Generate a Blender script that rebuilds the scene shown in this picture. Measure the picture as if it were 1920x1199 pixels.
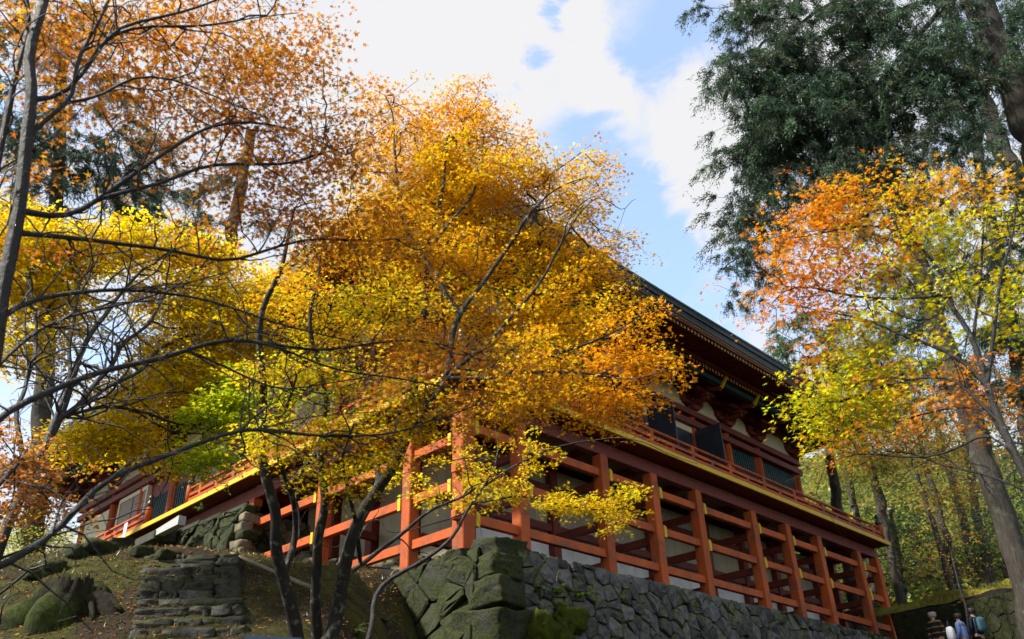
import bpy, bmesh, math, random
import numpy as np
from mathutils import Matrix, Vector
random.seed(7); rng = np.random.default_rng(7)
for o in list(bpy.data.objects): bpy.data.objects.remove(o)
scene = bpy.context.scene
col = scene.collection
rad = math.radians
# ------------------------------------------------------------------ camera
CAM = np.array([-13.108, -14.222, -6.163]); FPX = 1603.9
YAW, PITCH, ROLL = rad(46.482), rad(30.086), rad(-2.054)
def cam_axes():
    cy, sy, cp, sp = math.cos(YAW), math.sin(YAW), math.cos(PITCH), math.sin(PITCH)
    f = np.array([sy*cp, cy*cp, sp]); r = np.array([cy, -sy, 0.]); u = np.cross(r, f)
    cr, sr = math.cos(ROLL), math.sin(ROLL)
    return cr*r+sr*u, -sr*r+cr*u, f
AR, AU, AF = cam_axes()
cd = bpy.data.cameras.new('camera'); cam = bpy.data.objects.new('camera', cd); col.objects.link(cam)
cam.matrix_world = Matrix(((AR[0], AU[0], -AF[0], CAM[0]), (AR[1], AU[1], -AF[1], CAM[1]), (AR[2], AU[2], -AF[2], CAM[2]), (0, 0, 0, 1)))
cd.sensor_fit = 'HORIZONTAL'; cd.sensor_width = 36; cd.lens = FPX*36/1920; cd.clip_end = 2000; cd.clip_start = .1
cd.dof.use_dof = True; cd.dof.focus_distance = 15.5; cd.dof.aperture_fstop = 1.8
scene.camera = cam
def ray(px, py): return AR*((px-960)/FPX) - AU*((py-599.5)/FPX) + AF
def at(px, py, r):
    d = ray(px, py); return CAM + d/math.hypot(d[0], d[1])*r           # r = metres over the ground from the camera
def hit(px, py, ax, v):
    d = ray(px, py); return CAM + d*((v-CAM[ax])/d[ax])
# ------------------------------------------------------------------ sky, sun, exposure
SUN_AZ, SUN_EL = np.array([-.91, .41]), rad(47)
SUN_AZ = SUN_AZ/np.linalg.norm(SUN_AZ)
world = bpy.data.worlds.new('World'); scene.world = world; world.use_nodes = True
wt = world.node_tree; wn, wl = wt.nodes, wt.links
for n in list(wn): wn.remove(n)
def N(t, typ, **kw):
    n = t.nodes.new(typ)
    for k, v in kw.items():
        if k.startswith('i_'):
            key = k[2:]; key = int(key) if key.isdigit() else key.replace('_', ' ')
            n.inputs[key].default_value = v
        else: setattr(n, k, v)
    return n
sky = N(wt, 'ShaderNodeTexSky', sky_type='NISHITA', sun_disc=False, sun_elevation=SUN_EL, altitude=600, air_density=1.0, dust_density=.4, ozone_density=.6)
sky.sun_rotation = math.atan2(SUN_AZ[0], SUN_AZ[1])
geo = N(wt, 'ShaderNodeTexCoord')
sepd = N(wt, 'ShaderNodeSeparateXYZ'); wl.new(geo.outputs['Generated'], sepd.inputs[0])
zc = N(wt, 'ShaderNodeMath', operation='MAXIMUM', i_1=.12); wl.new(sepd.outputs[2], zc.inputs[0])
dv = N(wt, 'ShaderNodeVectorMath', operation='DIVIDE'); wl.new(geo.outputs['Generated'], dv.inputs[0])
cz = N(wt, 'ShaderNodeCombineXYZ'); [wl.new(zc.outputs[0], cz.inputs[i]) for i in range(3)]; wl.new(cz.outputs[0], dv.inputs[1])
nz = N(wt, 'ShaderNodeTexNoise', i_Scale=2.3, i_Detail=9, i_Roughness=.56, i_Distortion=.25); wl.new(dv.outputs[0], nz.inputs['Vector'])
nz2 = N(wt, 'ShaderNodeTexNoise', i_Scale=9.0, i_Detail=8, i_Roughness=.62, i_Distortion=.4); wl.new(dv.outputs[0], nz2.inputs['Vector'])
# broken cloud: noise plus the openings that show between the trees
acc = N(wt, 'ShaderNodeMath', operation='MULTIPLY_ADD', i_1=1.1, i_2=.06); wl.new(nz.outputs['Fac'], acc.inputs[0]); acc = acc.outputs[0]
wob = N(wt, 'ShaderNodeVectorMath', operation='SCALE'); wob.inputs['Scale'].default_value = .11
w0 = N(wt, 'ShaderNodeVectorMath', operation='SUBTRACT'); w0.inputs[1].default_value = (.5, .5, .5); wl.new(nz2.outputs['Color'], w0.inputs[0]); wl.new(w0.outputs[0], wob.inputs[0])
wdir = N(wt, 'ShaderNodeVectorMath', operation='ADD'); wl.new(geo.outputs['Generated'], wdir.inputs[0]); wl.new(wob.outputs[0], wdir.inputs[1])
for (px, py, rr, amp) in [(1275, 60, 105, -.42), (1190, 130, 65, -.3), (1055, 28, 30, -.6), (985, 95, 34, -.6), (945, 172, 30, -.5), (1090, 262, 70, -.4), (1160, 350, 85, -.5),
                          (1190, 450, 120, -.5), (1330, 560, 150, -.4), (1200, 560, 90, -.4), (200, 640, 140, -.3), (1290, 300, 85, .55), (1235, 490, 36, .5), (1335, 440, 40, .4), (1320, 150, 60, .35), (850, 60, 260, .6), (1130, 170, 75, .45), (1110, 60, 55, .3), (1400, 640, 60, .3)]:
    d = ray(px, py); d = d/np.linalg.norm(d)
    ds = N(wt, 'ShaderNodeVectorMath', operation='DISTANCE'); ds.inputs[1].default_value = d; wl.new(wdir.outputs[0], ds.inputs[0])
    mr = N(wt, 'ShaderNodeMapRange', interpolation_type='SMOOTHERSTEP', i_1=0, i_2=rr*1.5/FPX, i_3=amp, i_4=0); wl.new(ds.outputs['Value'], mr.inputs[0])
    ad = N(wt, 'ShaderNodeMath', operation='ADD'); wl.new(acc, ad.inputs[0]); wl.new(mr.outputs[0], ad.inputs[1]); acc = ad.outputs[0]
ad2 = N(wt, 'ShaderNodeMath', operation='MULTIPLY_ADD', i_1=.34, i_2=-.17); wl.new(nz2.outputs['Fac'], ad2.inputs[0])
ad = N(wt, 'ShaderNodeMath', operation='ADD'); wl.new(acc, ad.inputs[0]); wl.new(ad2.outputs[0], ad.inputs[1])
cm = N(wt, 'ShaderNodeMapRange', interpolation_type='SMOOTHSTEP', i_1=.20, i_2=.78, i_3=.27, i_4=1); wl.new(ad.outputs[0], cm.inputs[0])
CLOUD = 3.4
mx = N(wt, 'ShaderNodeMix', data_type='RGBA'); wl.new(cm.outputs[0], mx.inputs[0]); tn = N(wt, 'ShaderNodeMix', data_type='RGBA', blend_type='MULTIPLY', i_0=1.0); wl.new(sky.outputs[0], tn.inputs[6]); tn.inputs[7].default_value = (1.50, 1.72, 1.80, 1); wl.new(tn.outputs[2], mx.inputs[6]); mx.inputs[7].default_value = (CLOUD, CLOUD*1.0, CLOUD*1.02, 1)
bg = N(wt, 'ShaderNodeBackground', i_Strength=.13); wl.new(mx.outputs[2], bg.inputs[0])
wo = N(wt, 'ShaderNodeOutputWorld'); wl.new(bg.outputs[0], wo.inputs[0])
sl = bpy.data.lights.new('sun', 'SUN'); sl.energy = 4.8; sl.angle = rad(4); sl.color = (1, .93, .82)
sun = bpy.data.objects.new('sun', sl); col.objects.link(sun)
sv = Vector((SUN_AZ[0]*math.cos(SUN_EL), SUN_AZ[1]*math.cos(SUN_EL), math.sin(SUN_EL)))
sun.rotation_euler = sv.to_track_quat('Z', 'Y').to_euler()
scene.view_settings.view_transform = 'Standard'; scene.view_settings.look = 'None'; scene.view_settings.gamma = 1
scene.view_settings.exposure = 1.02
scene.render.engine = 'CYCLES'
cy = scene.cycles; cy.max_bounces = 5; cy.diffuse_bounces = 3; cy.glossy_bounces = 1; cy.transmission_bounces = 3; cy.use_denoising = True; cy.use_adaptive_sampling = True; cy.adaptive_threshold = .025; cy.caustics_reflective = False; cy.caustics_refractive = False
# ------------------------------------------------------------------ materials
def mat(name, c1, c2, scale=6, rough=.6, bump=.1, bscale=30, spec=.4, c3=None, c3scale=2, c3lo=.55, c3hi=.68, c3up=False, stretch=(1, 1, 1), detail=6, objvar=0, metal=0, coord='Object', upmin=.2):
    m = bpy.data.materials.new(name); m.use_nodes = True; t = m.node_tree; L = t.links
    p = t.nodes['Principled BSDF']; p.inputs['Roughness'].default_value = rough; p.inputs['Specular IOR Level'].default_value = spec; p.inputs['Metallic'].default_value = metal
    tc = N(t, 'ShaderNodeNewGeometry') if coord == 'World' else N(t, 'ShaderNodeTexCoord')
    src = tc.outputs['Position'] if coord == 'World' else tc.outputs['Object']
    mp = N(t, 'ShaderNodeVectorMath', operation='MULTIPLY'); mp.inputs[1].default_value = stretch; L.new(src, mp.inputs[0])
    n1 = N(t, 'ShaderNodeTexNoise', i_Scale=scale, i_Detail=detail, i_Roughness=.62); L.new(mp.outputs[0], n1.inputs['Vector'])
    r = N(t, 'ShaderNodeMapRange', i_1=.3, i_2=.7); L.new(n1.outputs['Fac'], r.inputs[0])
    mx = N(t, 'ShaderNodeMix', data_type='RGBA'); mx.inputs[6].default_value = (*c1, 1); mx.inputs[7].default_value = (*c2, 1); L.new(r.outputs[0], mx.inputs[0])
    out = mx.outputs[2]
    if objvar:
        oi = N(t, 'ShaderNodeObjectInfo'); mr = N(t, 'ShaderNodeMapRange', i_3=1-objvar, i_4=1+objvar); L.new(oi.outputs['Random'], mr.inputs[0])
        hs = N(t, 'ShaderNodeHueSaturation'); L.new(mr.outputs[0], hs.inputs['Value']); L.new(out, hs.inputs['Color']); out = hs.outputs[0]
    if c3:
        n3 = N(t, 'ShaderNodeTexNoise', i_Scale=c3scale, i_Detail=5, i_Roughness=.6); L.new(src if coord == 'World' else N(t, 'ShaderNodeNewGeometry').outputs['Position'], n3.inputs['Vector'])
        f = n3.outputs['Fac']
        if c3up:
            g = N(t, 'ShaderNodeNewGeometry'); s = N(t, 'ShaderNodeSeparateXYZ'); L.new(g.outputs['Normal'], s.inputs[0])
            q = N(t, 'ShaderNodeMapRange', i_1=-.6, i_2=.9, i_3=-upmin, i_4=.28); L.new(s.outputs[2], q.inputs[0])
            a = N(t, 'ShaderNodeMath', operation='ADD'); L.new(f, a.inputs[0]); L.new(q.outputs[0], a.inputs[1]); f = a.outputs[0]
        r3 = N(t, 'ShaderNodeMapRange', i_1=c3lo, i_2=c3hi); L.new(f, r3.inputs[0])
        m3 = N(t, 'ShaderNodeMix', data_type='RGBA'); L.new(r3.outputs[0], m3.inputs[0]); L.new(out, m3.inputs[6]); m3.inputs[7].default_value = (*c3, 1)
        n4 = N(t, 'ShaderNodeTexNoise', i_Scale=c3scale*6, i_Detail=4); L.new(n3.inputs['Vector'].links[0].from_socket, n4.inputs['Vector'])
        r4 = N(t, 'ShaderNodeMapRange', i_1=.3, i_2=.7, i_3=.55, i_4=1.4); L.new(n4.outputs['Fac'], r4.inputs[0])
        h4 = N(t, 'ShaderNodeHueSaturation'); h4.inputs['Color'].default_value = (*c3, 1); L.new(r4.outputs[0], h4.inputs['Value']); L.new(h4.outputs[0], m3.inputs[7])
        out = m3.outputs[2]
    L.new(out, p.inputs['Base Color'])
    if bump:
        nb = N(t, 'ShaderNodeTexNoise', i_Scale=bscale, i_Detail=6, i_Roughness=.65); L.new(mp.outputs[0], nb.inputs['Vector'])
        b = N(t, 'ShaderNodeBump', i_Strength=bump, i_Distance=.05); L.new(nb.outputs['Fac'], b.inputs['Height']); L.new(b.outputs[0], p.inputs['Normal'])
    return m
M = {}
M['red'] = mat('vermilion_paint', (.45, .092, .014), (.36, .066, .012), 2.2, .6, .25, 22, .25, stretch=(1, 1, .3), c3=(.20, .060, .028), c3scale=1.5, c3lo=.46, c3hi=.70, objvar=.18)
M['darkred'] = mat('dark_and_shaded_red_paint', (.19, .034, .018), (.12, .021, .013), 2.5, .6, .1, 16)  # dark red timber; on the girders the deck's shade is put into this colour
M['yellow'] = mat('ochre_paint', (.66, .45, .010), (.54, .35, .012), 3, .55, .06, 20)
M['ochre'] = mat('dull_ochre_paint', (.40, .27, .08), (.30, .20, .06), 4, .6, .05, 20)
M['plaster'] = mat('white_plaster', (.80, .81, .82), (.66, .67, .68), 1.2, .85, .08, 30, .2, c3=(.46, .46, .43), c3scale=.9, c3lo=.5, c3hi=.8, stretch=(1.6, 1.6, .25))
M['cream'] = mat('cream_plaster', (.66, .60, .42), (.56, .50, .34), 2, .8, .06, 24, .2)
M['beige'] = mat('beige_wall_board', (.40, .36, .26), (.30, .265, .19), 2, .85, .1, 24, .2, stretch=(2, 2, .3))
M['teal'] = mat('green_black_lattice_paint', (.012, .055, .05), (.008, .035, .035), 4, .45, .1, 30)
M['doordark'] = mat('dark_blue_grey_lacquer', (.03, .035, .05), (.02, .022, .035), 3, .4, .08, 20)
M['door'] = mat('weathered_door_board', (.30, .24, .19), (.22, .17, .14), 5, .7, .15, 30, stretch=(1, 8, .6))
M['roof'] = mat('dark_copper_roof', (.045, .055, .07), (.03, .036, .05), 3, .5, .15, 20, .5)
M['verdigris'] = mat('verdigris_copper', (.06, .14, .14), (.05, .10, .11), 5, .55, .1, 20)
M['underdeck'] = mat('grey_board', (.26, .25, .22), (.18, .17, .15), 5, .8, .15, 40)
M['bronze'] = mat('bronze_cap', (.10, .085, .06), (.06, .055, .05), 12, .35, .1, 40, .5, metal=.7)
M['stone'] = mat('grey_wall_stone', (.125, .125, .122), (.022, .023, .024), 5.5, .75, 1.0, 14, .35, c3=(.075, .095, .014), c3scale=2.2, c3lo=.60, c3hi=.76, c3up=True, objvar=.6, upmin=.12)
M['mossstone'] = mat('mossy_wall_stone', (.050, .050, .043), (.016, .016, .014), 5, .85, 1.0, 14, .25, c3=(.026, .033, .007), c3scale=2.2, c3lo=.42, c3hi=.62, c3up=True, objvar=.35, upmin=.02)
M['tanstone'] = mat('tan_terrace_stone', (.17, .135, .085), (.075, .063, .048), 4, .8, .4, 14, .3, c3=(.05, .06, .012), c3scale=1.8, c3lo=.58, c3hi=.75, c3up=True, objvar=.5)
M['stepstone'] = mat('stair_stone', (.085, .082, .072), (.022, .021, .018), 4, .8, .8, 12, .3, c3=(.028, .033, .008), c3scale=1.4, c3lo=.46, c3hi=.68, c3up=True, objvar=.4)
M['core'] = mat('dark_earth_fill', (.022, .02, .016), (.012, .011, .009), 5, .95, .4, 12, .1)
M['slab'] = mat('pale_granite', (.42, .43, .43), (.32, .33, .33), 14, .7, .15, 60, .3)
M['moss'] = mat('bright_moss', (.075, .095, .008), (.03, .04, .007), 9, .95, 1.0, 40, .1)
M['bark'] = mat('maple_bark', (.016, .014, .013), (.006, .0055, .006), 9, .6, .6, 40, .4, c3=(.11, .112, .105), c3scale=10, c3lo=.60, c3hi=.70, stretch=(1, 1, .5))
M['barkmoss'] = mat('mossy_maple_bark', (.026, .023, .019), (.009, .0085, .008), 9, .75, .5, 40, .3, c3=(.12, .12, .095), c3scale=8, c3lo=.55, c3hi=.65, stretch=(1, 1, .4))
M['cedarbark'] = mat('cedar_bark', (.080, .070, .058), (.030, .026, .023), 5, .85, 1.0, 12, .2, c3=(.11, .12, .08), c3scale=3.0, c3lo=.54, c3hi=.72, stretch=(4, 4, .5))
M['soil'] = mat('mossy_forest_floor', (.036, .026, .018), (.015, .011, .008), 2.6, .95, .7, 14, .1, c3=(.040, .041, .010), c3scale=.62, c3lo=.43, c3hi=.56, coord='World', detail=9)
M['signblue'] = mat('dark_blue_sign_enamel', (.02, .03, .055), (.017, .026, .048), 3, .35, 0)
M['white'] = mat('white_card', (.66, .66, .70), (.60, .60, .64), 6, .6, 0)
M['black'] = mat('black_ink', (.03, .03, .03), (.02, .02, .02), 6, .6, 0)
M['bamboo'] = mat('weathered_bamboo', (.15, .125, .075), (.09, .075, .045), 7, .6, .15, 30, stretch=(1, 1, 1))
def leafmat(name, trans=.6, rough=.36, spec=.5):
    m = bpy.data.materials.new(name); m.use_nodes = True; t = m.node_tree; L = t.links
    p = t.nodes['Principled BSDF']; p.inputs['Roughness'].default_value = rough; p.inputs['Specular IOR Level'].default_value = spec
    a = N(t, 'ShaderNodeAttribute', attribute_name='leafcol'); L.new(a.outputs['Color'], p.inputs['Base Color'])
    gm = N(t, 'ShaderNodeGamma', i_Gamma=.95); L.new(a.outputs['Color'], gm.inputs[0]); tr = N(t, 'ShaderNodeBsdfTranslucent'); L.new(gm.outputs[0], tr.inputs[0])
    mx = N(t, 'ShaderNodeMixShader', i_0=trans); L.new(p.outputs[0], mx.inputs[1]); L.new(tr.outputs[0], mx.inputs[2])
    L.new(mx.outputs[0], t.nodes['Material Output'].inputs[0]); return m
M['leaf'] = leafmat('maple_leaf'); M['needle'] = leafmat('cedar_needle', .3, .5, .3)
# ------------------------------------------------------------------ object helpers
def mk(name, verts, faces, m, parent=None, smooth=False, kind=None, label=None, cat=None, group=None):
    me = bpy.data.meshes.new(name); me.from_pydata([tuple(map(float, v)) for v in verts], [], faces); me.materials.append(m); me.update()
    if smooth: me.polygons.foreach_set('use_smooth', [True]*len(me.polygons))
    return link(name, me, parent, kind, label, cat, group)
def link(name, me, parent=None, kind=None, label=None, cat=None, group=None):
    o = bpy.data.objects.new(name, me); col.objects.link(o); o.parent = parent
    tag(o, kind, label, cat, group); return o
def tag(o, kind=None, label=None, cat=None, group=None):
    if kind: o['kind'] = kind
    if label: o['label'] = label
    if cat: o['category'] = cat
    if group: o['group'] = group
    return o
def empty(name, loc, label, cat, group=None):
    o = bpy.data.objects.new(name, None); col.objects.link(o); o.location = loc; o.empty_display_size = .2
    return tag(o, None, label, cat, group)
class MB:
    def __init__(s): s.v = []; s.f = []
    def add(s, v, f):
        b = len(s.v); s.v += [tuple(map(float, q)) for q in v]; s.f += [tuple(b+i for i in q) for q in f]; return s
    def box(s, a, b, bev=0):
        x0, y0, z0 = np.minimum(a, b); x1, y1, z1 = np.maximum(a, b)
        if bev <= 0:
            return s.add([(x0, y0, z0), (x1, y0, z0), (x1, y1, z0), (x0, y1, z0), (x0, y0, z1), (x1, y0, z1), (x1, y1, z1), (x0, y1, z1)],
                         [(0, 3, 2, 1), (4, 5, 6, 7), (0, 1, 5, 4), (1, 2, 6, 5), (2, 3, 7, 6), (3, 0, 4, 7)])
        bm = bmesh.new(); bmesh.ops.create_cube(bm, size=1)
        for v in bm.verts: v.co = ((x0+x1)/2+v.co.x*(x1-x0), (y0+y1)/2+v.co.y*(y1-y0), (z0+z1)/2+v.co.z*(z1-z0))
        bmesh.ops.bevel(bm, geom=bm.edges[:], offset=bev, segments=1, affect='EDGES', profile=.5)
        bm.verts.index_update(); s.add([v.co for v in bm.verts], [[v.index for v in f.verts] for f in bm.faces]); bm.free(); return s
    def beam(s, a, b, w, h, up=(0, 0, 1), taper=1):
        a, b = np.array(a, float), np.array(b, float); d = b-a; d /= np.linalg.norm(d); sd = np.cross(d, up); sd /= np.linalg.norm(sd); u = np.cross(sd, d)
        v = []
        for p, k in ((a, 1), (b, taper)): v += [p-sd*w/2*k-u*h/2*k, p+sd*w/2*k-u*h/2*k, p+sd*w/2*k+u*h/2*k, p-sd*w/2*k+u*h/2*k]
        return s.add(v, [(3, 2, 1, 0), (4, 5, 6, 7), (0, 1, 5, 4), (1, 2, 6, 5), (2, 3, 7, 6), (3, 0, 4, 7)])
    def lathe(s, base, prof, n=14):
        v = []; f = []
        for (r, z) in prof:
            for i in range(n): a = 2*math.pi*i/n; v.append((base[0]+r*math.cos(a), base[1]+r*math.sin(a), base[2]+z))
        for k in range(len(prof)-1):
            for i in range(n): j = (i+1) % n; f.append((k*n+i, k*n+j, (k+1)*n+j, (k+1)*n+i))
        f.append(tuple(range(n))[::-1]); f.append(tuple((len(prof)-1)*n+i for i in range(n)))
        return s.add(v, f)
    def tube(s, pts, rr, n=6):
        v, f = tube_geo(np.array(pts, float), np.array(rr, float), n); return s.add(v, f)
    def obj(s, name, m, parent=None, **kw): return mk(name, s.v, s.f, m, parent, **kw)
def tube_geo(P, R, n):
    k = len(P); T = np.gradient(P, axis=0); T /= np.linalg.norm(T, axis=1)[:, None]+1e-9
    ref = np.array([0, 0, 1.]) if abs(T[0][2]) < .8 else np.array([1., 0, 0])
    V = []
    for i in range(k):
        s = np.cross(T[i], ref); s /= np.linalg.norm(s)+1e-9; u = np.cross(s, T[i]); ref = u if i else u
        ref = u
        for j in range(n):
            a = 2*math.pi*j/n; V.append(P[i]+R[i]*(math.cos(a)*s+math.sin(a)*u))
    F = [(i*n+j, i*n+(j+1) % n, (i+1)*n+(j+1) % n, (i+1)*n+j) for i in range(k-1) for j in range(n)]
    F.append(tuple(range(n))[::-1]); F.append(tuple((k-1)*n+j for j in range(n)))
    return V, F
def smooth_path(P, k=2):
    for _ in range(k):
        Q = P.copy(); Q[1:-1] = (P[:-2]+2*P[1:-1]+P[2:])/4; P = Q
    return P
def crom(P, step):
    P = np.array(P, float); Q = np.vstack([2*P[0]-P[1], P, 2*P[-1]-P[-2]]); out = []
    for i in range(1, len(Q)-2):
        L = np.linalg.norm(Q[i+1]-Q[i]); n = max(2, int(L/step))
        for t in np.arange(n)/n:
            a, b, c, d = Q[i-1:i+3]
            out.append(.5*((2*b)+(-a+c)*t+(2*a-5*b+4*c-d)*t*t+(-a+3*b-3*c+d)*t**3))
    out.append(P[-1]); return np.array(out)
# smooth value noise for terrain and stones
_P = rng.random((64, 64, 8))
def vnoise(x, y, k=0):
    x = np.asarray(x, float); y = np.asarray(y, float); xi = np.floor(x).astype(int); yi = np.floor(y).astype(int); fx = x-xi; fy = y-yi
    fx = fx*fx*(3-2*fx); fy = fy*fy*(3-2*fy); g = lambda a, b: _P[a % 64, b % 64, k]
    return (g(xi, yi)*(1-fx)+g(xi+1, yi)*fx)*(1-fy)+(g(xi, yi+1)*(1-fx)+g(xi+1, yi+1)*fx)*fy-.5
# ------------------------------------------------------------------ ground
FW = np.array([math.sin(YAW), math.cos(YAW)]); RT = np.array([math.cos(YAW), -math.sin(YAW)])
def sm(a, b, x): t = np.clip((x-a)/(b-a), 0, 1); return t*t*(3-2*t)
def ground_z(x, y):
    x = np.asarray(x, float); y = np.asarray(y, float); dx, dy = x-CAM[0], y-CAM[1]; u = dx*FW[0]+dy*FW[1]; v = dx*RT[0]+dy*RT[1]
    zl = np.interp(u, [-400, -60, 0, 6, 12.2, 14, 16.4, 18, 20.6, 21.6, 24.9, 28.2, 31, 36, 60, 140, 500], [-40, -18, -7.75, -6.3, -4.2, -3.2, -2.0, -1.72, -1.22, -1.05, .30, 1.6, 2.5, 3.2, 6, 30, 60])
    zl = zl-.085*np.maximum(0, -v-9.5)**1.25*sm(10, 20, u)
    zl = zl+.58*np.exp(-((u-17.6)/3.0)**2-((v+8.3)/4.2)**2)
    zr = np.interp(u, [-400, -60, 0, 10, 18, 31, 40, 60, 140, 500], [-40, -18, -7.75, -6.1, -4.6, -1.9, .2, 7, 46, 80])
    w = sm(-3.4, -1.2, v)
    z = zl*(1-w)+zr*w
    z = z+.45*vnoise(x*.35, y*.35)+.18*vnoise(x*1.1, y*1.1, 1)+.07*vnoise(x*3, y*3, 2)
    ins = sm(-.5, .3, x)*sm(-.7, .2, y)*(1-sm(26, 30, x))            # ground kept below the hall
    z = np.where(ins > 0, z*(1-ins)+ins*np.minimum(z, np.where(y < 9, -1.3, -.5)), z)
    return z
def gz(x, y): return float(ground_z(x, y))
def gpt(px, py, r0=4, r1=60):                                         # where a view ray meets the ground
    for r in np.arange(r0, r1, .05):
        p = at(px, py, r)
        if p[2] <= gz(p[0], p[1]): return p
    return at(px, py, r1)
ax = np.concatenate([-np.geomspace(400, 31, 26), np.arange(-30, 36, .33), np.geomspace(37, 500, 30)])
gx, gy = np.meshgrid(ax-2, ax, indexing='ij'); gzv = ground_z(gx, gy); n = len(ax)
V = np.stack([gx, gy, gzv], -1).reshape(-1, 3)
I = np.arange(n*n).reshape(n, n); F = np.stack([I[:-1, :-1], I[1:, :-1], I[1:, 1:], I[:-1, 1:]], -1).reshape(-1, 4)
def fast_mesh(name, V, F, m, smooth=False, colr=None):
    me = bpy.data.meshes.new(name); V = np.ascontiguousarray(V, np.float32); F = np.ascontiguousarray(F, np.int32); k = F.shape[1]
    me.vertices.add(len(V)); me.vertices.foreach_set('co', V.ravel()); me.loops.add(F.size); me.loops.foreach_set('vertex_index', F.ravel())
    me.polygons.add(len(F)); me.polygons.foreach_set('loop_start', np.arange(0, F.size, k, dtype=np.int32)); me.polygons.foreach_set('loop_total', np.full(len(F), k, np.int32))
    if smooth: me.polygons.foreach_set('use_smooth', np.ones(len(F), bool))
    if colr is not None:
        a = me.attributes.new('leafcol', 'FLOAT_COLOR', 'POINT'); c = np.ones((len(V), 4), np.float32); c[:, :3] = colr; a.data.foreach_set('color', c.ravel())
    me.materials.append(m); me.update(calc_edges=True); return me
link('ground', fast_mesh('ground', V, F, M['soil'], True), kind='structure')
# ------------------------------------------------------------------ dry-stone walls
def clip(poly, a, b, c):                                              # keep a*x+b*y<=c
    out = []
    for i in range(len(poly)):
        p, q = poly[i], poly[(i+1) % len(poly)]; dp, dq = a*p[0]+b*p[1]-c, a*q[0]+b*q[1]-c
        if dp <= 0: out.append(p)
        if dp*dq < 0: t = dp/(dp-dq); out.append((p[0]+t*(q[0]-p[0]), p[1]+t*(q[1]-p[1])))
    return out
def chaikin(p, k=.10):
    o = []
    for i in range(len(p)):
        a, b = np.array(p[i]), np.array(p[(i+1) % len(p)]); o += [a*(1-k)+b*k, a*k+b*(1-k)]
    return o
def cells(outline, cw, ch, seed, jit=.42, skew=0):
    r = np.random.default_rng(seed); P = np.array(outline); x0, y0 = P.min(0); x1, y1 = P.max(0); S = []
    ny = int(math.ceil((y1-y0)/ch))+1; nx = int(math.ceil((x1-x0)/cw))+1
    for j in range(-1, ny+1):
        for i in range(-1, nx+1):
            S.append((x0+(i+.5*(j % 2)+r.uniform(-jit, jit))*cw+skew*j*ch, y0+(j+.5+r.uniform(-jit, jit))*ch))
    S = np.array(S); res = []
    for k, s in enumerate(S):
        poly = list(map(tuple, outline)); d = np.linalg.norm(S-s, axis=1)
        for m in np.argsort(d)[1:18]:
            q = S[m]; nrm = q-s; poly = clip(poly, nrm[0], nrm[1], nrm@((q+s)/2))
            if len(poly) < 3: break
        if len(poly) >= 3:
            A = .5*abs(sum(poly[i][0]*poly[(i+1) % len(poly)][1]-poly[(i+1) % len(poly)][0]*poly[i][1] for i in range(len(poly))))
            if A > .12*cw*ch: res.append(poly)
    return res
def stone_mesh(poly, O, U, W, Nn, depth, r, gap=.018, batter=0):
    P = np.array(chaikin(poly)); c = P.mean(0); sz = math.sqrt(np.ptp(P[:, 0])*np.ptp(P[:, 1])); rings = []
    k0 = 1-gap/sz*1.6
    tilt = r.uniform(-.22, .22, 2); bulge = r.uniform(.4, 1.5)
    off = r.uniform(-.18, .18, 2)*sz
    for s, h in ((1.0, -.4), (1.0, .45), (.90, .88), (.52, 1.08)):
        Q = c+(P-c)*k0*s+(off if s < .6 else 0)+(r.normal(0, .02*sz, P.shape) if s < 1 else 0); H = depth*h*bulge*(1+r.uniform(-.25, .25, len(P)))+((Q-c)@tilt if h > 0 else 0); rings.append((Q, H))
    V = [O+U*q[0]+W*q[1]+Nn*(h-batter*q[1]) for Q, H in rings for q, h in zip(Q, H)]
    n = len(P); F = [(k*n+i, k*n+(i+1) % n, (k+1)*n+(i+1) % n, (k+1)*n+i) for k in range(3) for i in range(n)]
    c = c+off; V.append(O+U*c[0]+W*c[1]+Nn*(depth*1.1*bulge-batter*c[1])); F += [(3*n+i, 3*n+(i+1) % n, 4*n) for i in range(n)]
    if np.dot(np.cross(U, W), Nn) < 0: F = [f[::-1] for f in F]
    return V, F
def stone_face(thing, outline, O, U, W, Nn, cw, ch, m, seed, depth=.10, batter=0, jit=.42, skew=0, gap=.02, name='stone'):
    O, U, W, Nn = (np.array(q, float) for q in (O, U, W, Nn)); r = np.random.default_rng(seed+1)
    for poly in cells(outline, cw, ch, seed, jit, skew):
        V, F = stone_mesh(poly, O, U, W, Nn, depth, r, gap, batter); c = np.mean(V, 0)
        mm = m[r.integers(len(m))] if isinstance(m, list) else m
        o = mk(name, np.array(V)-c, F, mm, thing, smooth=False); o.location = Vector(c)-thing.location
bl = .12
wall = empty('stone_retaining_wall', (0, 0, 0), 'grey dry-stone retaining wall with mossy corner below the red stilts', 'stone wall')
mb = MB(); mb.box((.02, -.95, -7), (25, 2.2, -1.22))
mb.obj('wall_core', M['core'], wall)
def wtop(x): return -1.06+.004*x+.06*float(vnoise(x*1.7, 3.3))
out = [(x, wtop(x)) for x in np.arange(.55, 24.6, .8)]
out = out+[(24.5, -1.7), (18, -1.9), (12, -2.35), (6, -2.85), (.6, -3.3)]
stone_face(wall, out, (0, -1.0, 0), (1, 0, 0), (0, 0, 1), (0, -1, 0), .455, .32, M['stone'], 21, .085, bl, skew=.35, gap=.014, jit=.5)
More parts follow.
